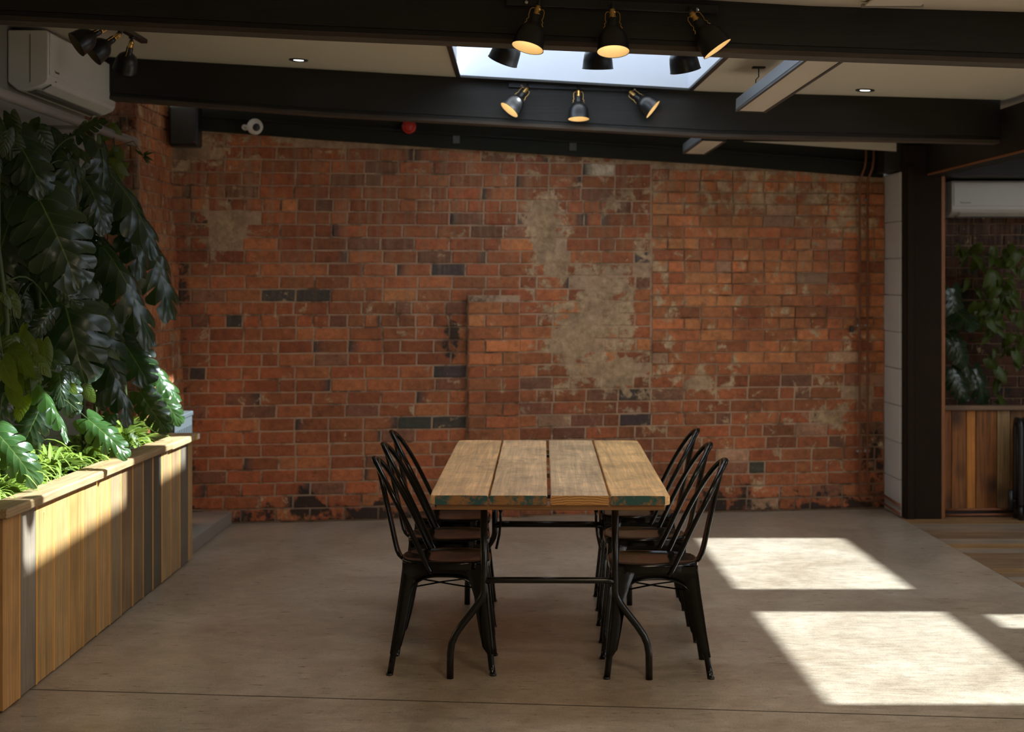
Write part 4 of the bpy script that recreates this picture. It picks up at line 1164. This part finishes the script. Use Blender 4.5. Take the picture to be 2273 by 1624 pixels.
# ------------------------------------------------------------ leaves
def leaf_mesh(name, kind, mat, seed, droop=.35, fold=.18, wave=.03):
    r = random.Random(seed); b = MB(); uvs = []
    def width(u):
        if kind == 'monstera': return .47*(math.sin(math.pi*min(1, (u+.16)/1.18)**.80))**.62*(1-.15*u)
        if kind == 'heart': return .36*(math.sin(math.pi*min(1, (u+.10)/1.12)**.72))**.75*(1-.35*u)
        return 0
    def pos(u, v, side):
        """u along midrib 0..1 (can be negative at the lobes), v 0..1 outwards"""
        w = width(max(0, min(1, u)))
        sweep = {'monstera': .30, 'heart': .22}[kind]*(u-.22)
        x = u+sweep*v*w*2.0; y = side*v*w
        if u < .14: x -= (.14-u)*1.1*math.sin(min(1, v)*math.pi*.62)
        z = -droop*(max(0, x)**2)*.8+fold*abs(y)*(.7 if v < .5 else .5)-.62*y*y*1.6+wave*math.sin(u*19+side)*v
        z -= droop*.25*max(0, -x)
        return (x, y, z)
    for side in (-1, 1):
        if kind == 'monstera':
            N = 6; edges = [0.0, .17, .33, .49, .64, .79, 1.0]
            cut = [None]+[r.uniform(.28, .55) for _ in range(N-1)]+[None]
            nc, nr = 4, 7
            for k in range(N):
                u0, u1 = edges[k], edges[k+1]; n0 = len(b.v)
                for i in range(nc+1):
                    for j in range(nr+1):
                        v = j/nr; f = i/nc
                        def gap(c): return 0 if c is None else min(1, max(0, (v-c)*6))*.055+max(0, (v-c))/(1-c)*.08
                        g0, g1 = gap(cut[k]), gap(cut[k+1])
                        a = u0+(u1-u0)*g0*(.9-.3*v); c_ = u1-(u1-u0)*g1*(.9-.3*v)
                        u = lerp(a, c_, f)
                        vv = v*(1-.10*(2*f-1)**2*(v**2 if k < N-1 else 0))
                        if k == N-1: vv = v
                        p = pos(u, vv, side); b.v.append(p); uvs.append((u, side*vv))
                for i in range(nc):
                    for j in range(nr):
                        a = n0+i*(nr+1)+j; q = (a, a+nr+1, a+nr+2, a+1)
                        b.face(q if side < 0 else tuple(reversed(q)), True)
        else:
            nc, nr = 12, 3; n0 = len(b.v)
            for i in range(nc+1):
                for j in range(nr+1):
                    p = pos(i/nc, j/nr, side); b.v.append(p); uvs.append((i/nc, side*j/nr))
            for i in range(nc):
                for j in range(nr):
                    a = n0+i*(nr+1)+j; q = (a, a+nr+1, a+nr+2, a+1)
                    b.face(q if side < 0 else tuple(reversed(q)), True)
    me = b.mesh(name, mat); uv = me.uv_layers.new(name='UVMap')
    co = []
    for l in me.loops: co.extend(uvs[l.vertex_index])
    uv.data.foreach_set('uv', co)
    return me
def blade_mesh(seed, L=.3, wd=.006, arch=1.0):
    r = random.Random(seed); b = MB(); n = 9; uvs = []
    for i in range(n+1):
        u = i/n; x = L*(math.sin(u*1.5*arch)/(1.5*arch)*1.2); z = L*(.75*u-.95*arch*u*u); w_ = wd*(math.sin(math.pi*min(1, u*.9+.12)))**.5*(1-u**4)
        for s in (-1, 0, 1): b.v.append((x, s*w_, z+(.3*w_ if s else 0))); uvs.append((u, s))
    for i in range(n):
        for j in range(2): a = i*3+j; b.face((a, a+3, a+4, a+1), True)
    me = b.mesh('blade', M['spider']); uv = me.uv_layers.new(name='UVMap'); co = []
    for l in me.loops: co.extend(uvs[l.vertex_index])
    uv.data.foreach_set('uv', co); return me
LMON = [leaf_mesh('monstera_leaf', 'monstera', M['monstera'], k, [.25, .45, .6, .35, .8][k], [.25, .15, .3, .1, .2][k]) for k in range(5)]
LFRE = [leaf_mesh('monstera_leaf_fresh', 'monstera', M['monstera_fresh'], 10+k, [.3, .6][k], .2) for k in range(2)]
LPOT = [leaf_mesh('pothos_leaf', 'heart', M['pothos'], 20+k, [.3, .6, .9][k], [.2, .3, .1][k], .01) for k in range(3)]
LPOD = [leaf_mesh('pothos_leaf_dark', 'heart', M['pothos_dark'], 30+k, [.3, .6, .9][k], [.2, .3, .1][k], .01) for k in range(3)]
BLD = [blade_mesh(k, [.26, .30, .22, .32, .27, .20][k], .0075+.0015*(k % 3), [.8, 1.0, .7, 1.15, .95, .6][k]) for k in range(6)]
BLW = [blade_mesh(10+k, [.26, .22, .3][k], .016, [.75, .9, 1.0][k]) for k in range(3)]

def frame_from(base, tip, nh):
    base, tip = Vector(base), Vector(tip); x = tip-base; L = x.length; x.normalize()
    n = Vector(nh); n = n-x*n.dot(x)
    if n.length < 1e-3: n = Vector((0, 0, 1))-x*x.z
    n.normalize(); y = n.cross(x)
    R = Matrix((x, y, n)).transposed().to_4x4()
    return Matrix.Translation(base) @ R, L
def add_leaf(root, me, base, tip, nh, wide=1.0, name='leaf', petiole=None, fresh=False):
    T, L = frame_from(base, tip, nh)
    o = link(name, me, root, Matrix.Translation(-root.location) @ T @ Matrix.Diagonal((L, L*wide, L, 1)))
    return o
def petiole(root, a, b_, r=.004, sag=.06, m=None):
    a, b_ = Vector(a), Vector(b_); pts = []
    for i in range(8):
        u = i/7; p = a.lerp(b_, u); p.z += sag*math.sin(math.pi*u); pts.append(p-root.location)
    b = MB(); b.tube(pts, r, 6, True, r*.6); return b.build('stalk', m or M['stem'], root)

def monstera(label, base, leaves, group=None):
    """leaves: list of (basept, tippt, normalhint, meshidx, wide, fresh)"""
    t = thing('monstera_plant', label, 'plant', base)
    crowns = [Vector(base)+Vector((0, 0, .5)), Vector(base)+Vector((-.02, .05, .95)), Vector(base)+Vector((-.03, .0, 1.35))]
    b = MB(); b.tube([(0, 0, 0), (-.03, .05, .4), (.0, .02, .8), (-.05, .06, 1.1), (-.03, 0, 1.4)], .014, 8, True, .009); b.build('stem', M['stem'], t)
    for (p, q, n, mi, wd, fr) in leaves:
        p = Vector(p); add_leaf(t, LFRE[mi % 2] if fr else LMON[mi], p, q, n, wd)
        c = min(crowns, key=lambda c: (c-p).length); petiole(t, c, p, .0045, .05+.03*rnd.random())
    return t
def W(px, py, Y): return P(px, py, Y)
CAMN = (.25, -1, .35)
# prominent leaves, grouped by plant
mon_a = [(W(89, 446, 6.50), W(180, 622, 6.42), (.48, -.95, .42), 0, .98, False),
         (W(70, 540, 6.75), W(142, 650, 6.7), (-.1, -1, .3), 2, .95, False),
         (W(30, 470, 6.6), W(-40, 640, 6.4), (.1, -1, .3), 1, .9, False),
         (W(168, 300, 7.0), W(203, 255, 6.96), (-.5, -.8, .3), 4, 1.0, False), (W(30, 300, 6.5), W(100, 400, 6.4), (.3, -.8, .5), 1, .9, False),
         (W(60, 310, 6.7), W(110, 400, 6.62), (.5, -.6, .6), 1, .8, False),
         (W(150, 360, 6.9), W(188, 455, 6.82), (.9, -.5, .2), 2, .75, False)]
mon_b = [(W(240, 380, 7.4), W(378, 525, 7.3), (.75, -.45, .55), 3, .62, False),
         (W(262, 430, 7.6), W(340, 590, 7.4), (.9, -.5, .3), 0, .60, False),
         (W(228, 548, 7.3), W(366, 712, 7.15), (.55, -.62, .8), 1, .52, False),
         (W(312, 500, 7.9), W(409, 668, 7.7), (.75, -.6, .45), 3, .60, False),
         (W(225, 330, 7.3), W(262, 490, 7.2), (1, -.4, .2), 2, .6, False),
         (W(190, 400, 7.2), W(244, 480, 7.1), (.6, -.8, .4), 2, .8, False),
         (W(135, 640, 7.0), W(182, 812, 6.8), (.3, -1, .2), 1, .95, False)]
mon_c = [(W(322, 798, 7.9), W(407, 872, 7.84), (.35, -.5, .9), 0, .62, True),
         (W(312, 872, 7.8), W(360, 952, 7.74), (-.1, -1, .3), 2, .80, False),
         (W(345, 868, 8.1), W(400, 925, 8.05), (.2, -.9, .4), 1, .8, True),
         (W(222, 778, 7.4), W(312, 902, 7.2), (.7, -.5, .5), 3, .5, False),
         (W(205, 700, 7.5), W(260, 850, 7.3), (.6, -.9, .2), 2, .8, False),
         (W(262, 745, 7.9), W(330, 830, 7.7), (.4, -.8, .5), 0, .9, False),
         (W(250, 700, 8.0), W(318, 760, 7.9), (.2, -.8, .6), 1, .8, False)]
mon_d = [(W(195, 930, 6.75), W(283, 998, 6.68), (.15, -.75, .7), 0, .66, True),
         (W(-5, 962, 5.95), W(76, 1048, 5.88), (.1, -.85, .6), 1, .75, True),
         (W(75, 842, 6.3), W(172, 945, 6.15), (.75, -.3, .8), 0, .30, True),
         (W(90, 905, 6.5), W(52, 985, 6.4), (.3, -.8, .2), 2, 1.0, False),
         (W(110, 800, 6.7), W(160, 900, 6.6), (.2, -.9, .4), 1, .8, False),
         (W(20, 860, 6.2), W(-30, 960, 6.1), (.4, -.8, .4), 3, .9, False),
         (W(245, 920, 7.5), W(222, 965, 7.45), (.1, -.9, .6), 2, .9, True)]
def filler(n, x0, x1, y0, y1, Y0, Y1, size=(.14, .24)):
    out = []
    for _ in range(n):
        px = rnd.uniform(x0, x1); py = rnd.uniform(y0, y1); Y = rnd.uniform(Y0, Y1)
        p = W(px, py, Y); p.x = max(p.x, -2.27); L = rnd.uniform(*size)
        d = Vector((rnd.uniform(-.3, .75), rnd.uniform(-.75, .25), rnd.uniform(-1.0, -.2))).normalized()
        out.append((p, p+d*L, (rnd.uniform(-.2, .9), rnd.uniform(-1, -.3), rnd.uniform(.1, .9)), rnd.randrange(5), rnd.uniform(.7, 1.05), False))
    return out
mon_a += filler(12, -40, 150, 380, 700, 6.6, 7.1, (.11, .20))
mon_b += filler(13, 130, 270, 380, 660, 7.2, 7.9, (.11, .20))
mon_c += filler(6, 170, 280, 660, 800, 7.6, 8.2, (.10, .16))
mon_d += filler(10, -20, 150, 620, 830, 6.4, 6.9, (.12, .19))
monstera('monstera whose one huge split leaf hangs at upper left', (-2.08, 6.75, .60), mon_a)
monstera('tall monstera with long narrow leaves reaching out towards the brick wall', (-2.10, 7.55, .60), mon_b)
monstera('monstera at the far end of the planter with sunlit leaf tips', (-2.02, 8.05, .60), mon_c)
monstera('low monstera at the near end with glossy sunlit leaves over the capping', (-2.05, 6.20, .60), mon_d)
def pothos(label, strands, meshes, n_per, size=(.07, .12), jitter=.05, extra=()):
    t = thing('pothos_vine', label, 'plant', strands[0][0])
    for pts in strands:
        P_ = [Vector(p) for p in pts]; b = MB(); b.tube([p-t.location for p in P_], .0028, 5); b.build('vine', M['stem'], t)
        for i in range(n_per):
            u = rnd.random()*(len(P_)-1); k = int(u); c = P_[k].lerp(P_[k+1], u-k)
            p = c+Vector((rnd.uniform(-1, 1), rnd.uniform(-1, 1), rnd.uniform(-1, 1)))*jitter
            L = rnd.uniform(*size); d = Vector((rnd.uniform(-.6, .8), rnd.uniform(-.7, .3), rnd.uniform(-1, -.2))).normalized()
            add_leaf(t, rnd.choice(meshes), p, p+d*L, (rnd.uniform(-.3, .9), rnd.uniform(-1, -.3), rnd.uniform(0, .8)), rnd.uniform(.9, 1.2))
            if rnd.random() < .5: petiole(t, c, p, .0018, .012)
    for (p, q, n) in extra:
        add_leaf(t, LPOT[0], p, q, n, .85)
    return t
ex = [(W(20, 770, 6.2), W(66, 822, 6.1), (.2, -1, .35)), (W(47, 742, 6.3), W(82, 800, 6.25), (.3, -1, .3)), (W(95, 758, 6.4), W(104, 822, 6.35), (.2, -1, .1)), (W(70, 800, 6.3), W(82, 850, 6.2), (.7, -.8, .1)), (W(30, 820, 6.2), W(45, 870, 6.15), (-.2, -1, .1)), (W(125, 835, 6.7), W(165, 860, 6.6), (.1, -.8, .7)), (W(5, 800, 6.1), W(25, 860, 6.0), (-.3, -1, .2))]
pothos('pothos vine with bright heart leaves hanging low at the left edge', [[W(10, 600, 6.4), W(30, 700, 6.3), W(60, 780, 6.25), W(70, 880, 6.2)], [W(-20, 640, 6.3), W(0, 740, 6.2), W(10, 840, 6.1)]], LPOT, 9, (.07, .12), .05, ex)
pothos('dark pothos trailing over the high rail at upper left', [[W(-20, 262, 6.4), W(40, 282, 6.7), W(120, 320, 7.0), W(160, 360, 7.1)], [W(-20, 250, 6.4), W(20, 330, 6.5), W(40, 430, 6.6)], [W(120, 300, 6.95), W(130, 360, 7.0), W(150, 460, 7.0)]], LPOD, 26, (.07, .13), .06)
pothos('yellowing pothos hanging between the rails near the brick pier', [[W(225, 300, 7.9), W(240, 420, 7.9), W(238, 560, 7.9), W(245, 660, 7.8)], [W(150, 520, 7.3), W(205, 640, 7.4), W(212, 760, 7.4)], [W(120, 720, 7.0), W(160, 780, 7.0), W(170, 880, 7.0)], [W(230, 620, 7.5), W(225, 720, 7.5), W(240, 820, 7.5)], [W(250, 280, 8.1), W(262, 400, 8.1), W(290, 480, 8.1)]], LPOT, 20, (.055, .095), .05)
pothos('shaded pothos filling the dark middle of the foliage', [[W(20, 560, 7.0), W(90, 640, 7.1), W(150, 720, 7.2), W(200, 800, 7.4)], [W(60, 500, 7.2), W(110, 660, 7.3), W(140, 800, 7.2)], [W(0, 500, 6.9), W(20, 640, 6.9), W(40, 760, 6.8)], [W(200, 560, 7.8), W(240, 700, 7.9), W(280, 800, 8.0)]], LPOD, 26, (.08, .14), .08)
ts = thing('climbing_fern', 'small feathery sprig of climber against the brick return wall', 'plant', W(318, 345, 8.35))
for k in range(7):
    d = Vector((rnd.uniform(-1, 1), -.2, rnd.uniform(-1.2, .5))).normalized(); add_leaf(ts, LPOD[k % 3], ts.location+d*.01, ts.location+d*.055, (0, -1, .3), .5)
b = MB(); b.tube([(0, 0, 0), (-.06, .02, .08), (-.16, .02, .05)], .002, 5); b.build('stalk', M['stem'], ts)

def ground_plants():
    R = Matrix.Rotation(pang, 4, 'Z'); k = 0
    spots = [(.35, .26), (.62, .36), (.82, .24), (1.05, .34), (1.30, .25), (1.55, .36), (1.85, .25), (2.15, .34), (2.50, .25), (2.80, .32), (.12, .34), (.52, .22), (1.68, .22)]
    names = ['at the very near end of the planter', 'behind the near capping', 'close to the near capping edge', 'below the split leaf', 'beside the capping joint', 'in the middle of the planter, against the rails', 'in the middle of the planter, by the capping', 'two thirds along, against the rails', 'near the far end by the capping', 'in the far corner', 'in the near corner by the wall', 'leaning on the near capping', 'leaning on the capping in the middle']
    for (u, v), nm in zip(spots, names):
        o = R @ Vector((u, v, 0)); base = Vector((PX0+o.x, PY0+o.y, .655))
        t = thing('spider_plant', 'striped spider plant '+nm, 'plant', base, group='low plants in the wooden planter')
        for i in range(80):
            a = rnd.uniform(0, 6.283); lift = rnd.uniform(.0, 1.25); s = rnd.uniform(.7, 1.15)
            T = Matrix.Translation((rnd.uniform(-.02, .02), rnd.uniform(-.02, .02), 0)) @ Matrix.Rotation(a, 4, 'Z') @ Matrix.Rotation(-lift*.6, 4, 'Y') @ Matrix.Scale(s, 4)
            link('leaf', rnd.choice(BLD), t, T)
        if True:
            for i in range(7):
                a = rnd.uniform(0, 6.283); L = rnd.uniform(.09, .15)
                p = base+Vector((math.cos(a)*.05, math.sin(a)*.05, rnd.uniform(.05, .14))); d = Vector((math.cos(a), math.sin(a), rnd.uniform(-.3, .5))).normalized()
                add_leaf(t, rnd.choice(LPOT), p, p+d*L, (0, -.5, 1), .9); petiole(t, base, p, .002, .01)
        k += 1
ground_plants()
# plants in the side bay
t = pothos('pothos hanging over the dark brick wall of the side bay', [[W(2140, 560, 10.7), W(2180, 570, 10.6), W(2260, 560, 10.6), W(2330, 590, 10.6)], [W(2150, 600, 10.6), W(2200, 680, 10.6), W(2220, 780, 10.6), W(2215, 880, 10.6)], [W(2240, 620, 10.6), W(2260, 720, 10.6), W(2250, 800, 10.6)], [W(2210, 600, 10.6), W(2230, 650, 10.6), W(2200, 740, 10.5)]], LPOT, 22, (.07, .12), .07)
t = thing('monstera_plant', 'dark blue green monstera beside the column in the side bay', 'plant', (2.95, 10.5, .66))
b = MB(); b.tube([(0, 0, 0), (.02, .02, .4), (.0, 0, .8), (0, 0, .95)], .012, 8); b.build('stem', M['stem'], t)
for (a, c, n, m, wd) in [(W(2110, 640, 10.4), W(2125, 720, 10.3), (.2, -1, .3), 1, .9), (W(2120, 690, 10.4), W(2165, 720, 10.2), (.1, -1, .5), 0, 1.0), (W(2105, 740, 10.4), W(2150, 800, 10.3), (.1, -1, .4), 2, .9), (W(2130, 770, 10.5), W(2165, 840, 10.4), (.3, -.9, .6), 3, .6), (W(2110, 820, 10.4), W(2150, 880, 10.3), (0, -1, .4), 1, .9), (W(2160, 820, 10.5), W(2200, 890, 10.4), (.2, -1, .4), 2, .8)]:
    p = Vector(a); add_leaf(t, LMON[m], p, c, n, wd); petiole(t, t.location+Vector((0, 0, min(.95, max(.2, p.z-.75)))), p, .004, .03)
for o in [o for o in bpy.data.objects if o.parent is None and o.type == 'EMPTY' and o.get('label') == 'black']: o['label'] = CH[0][2]
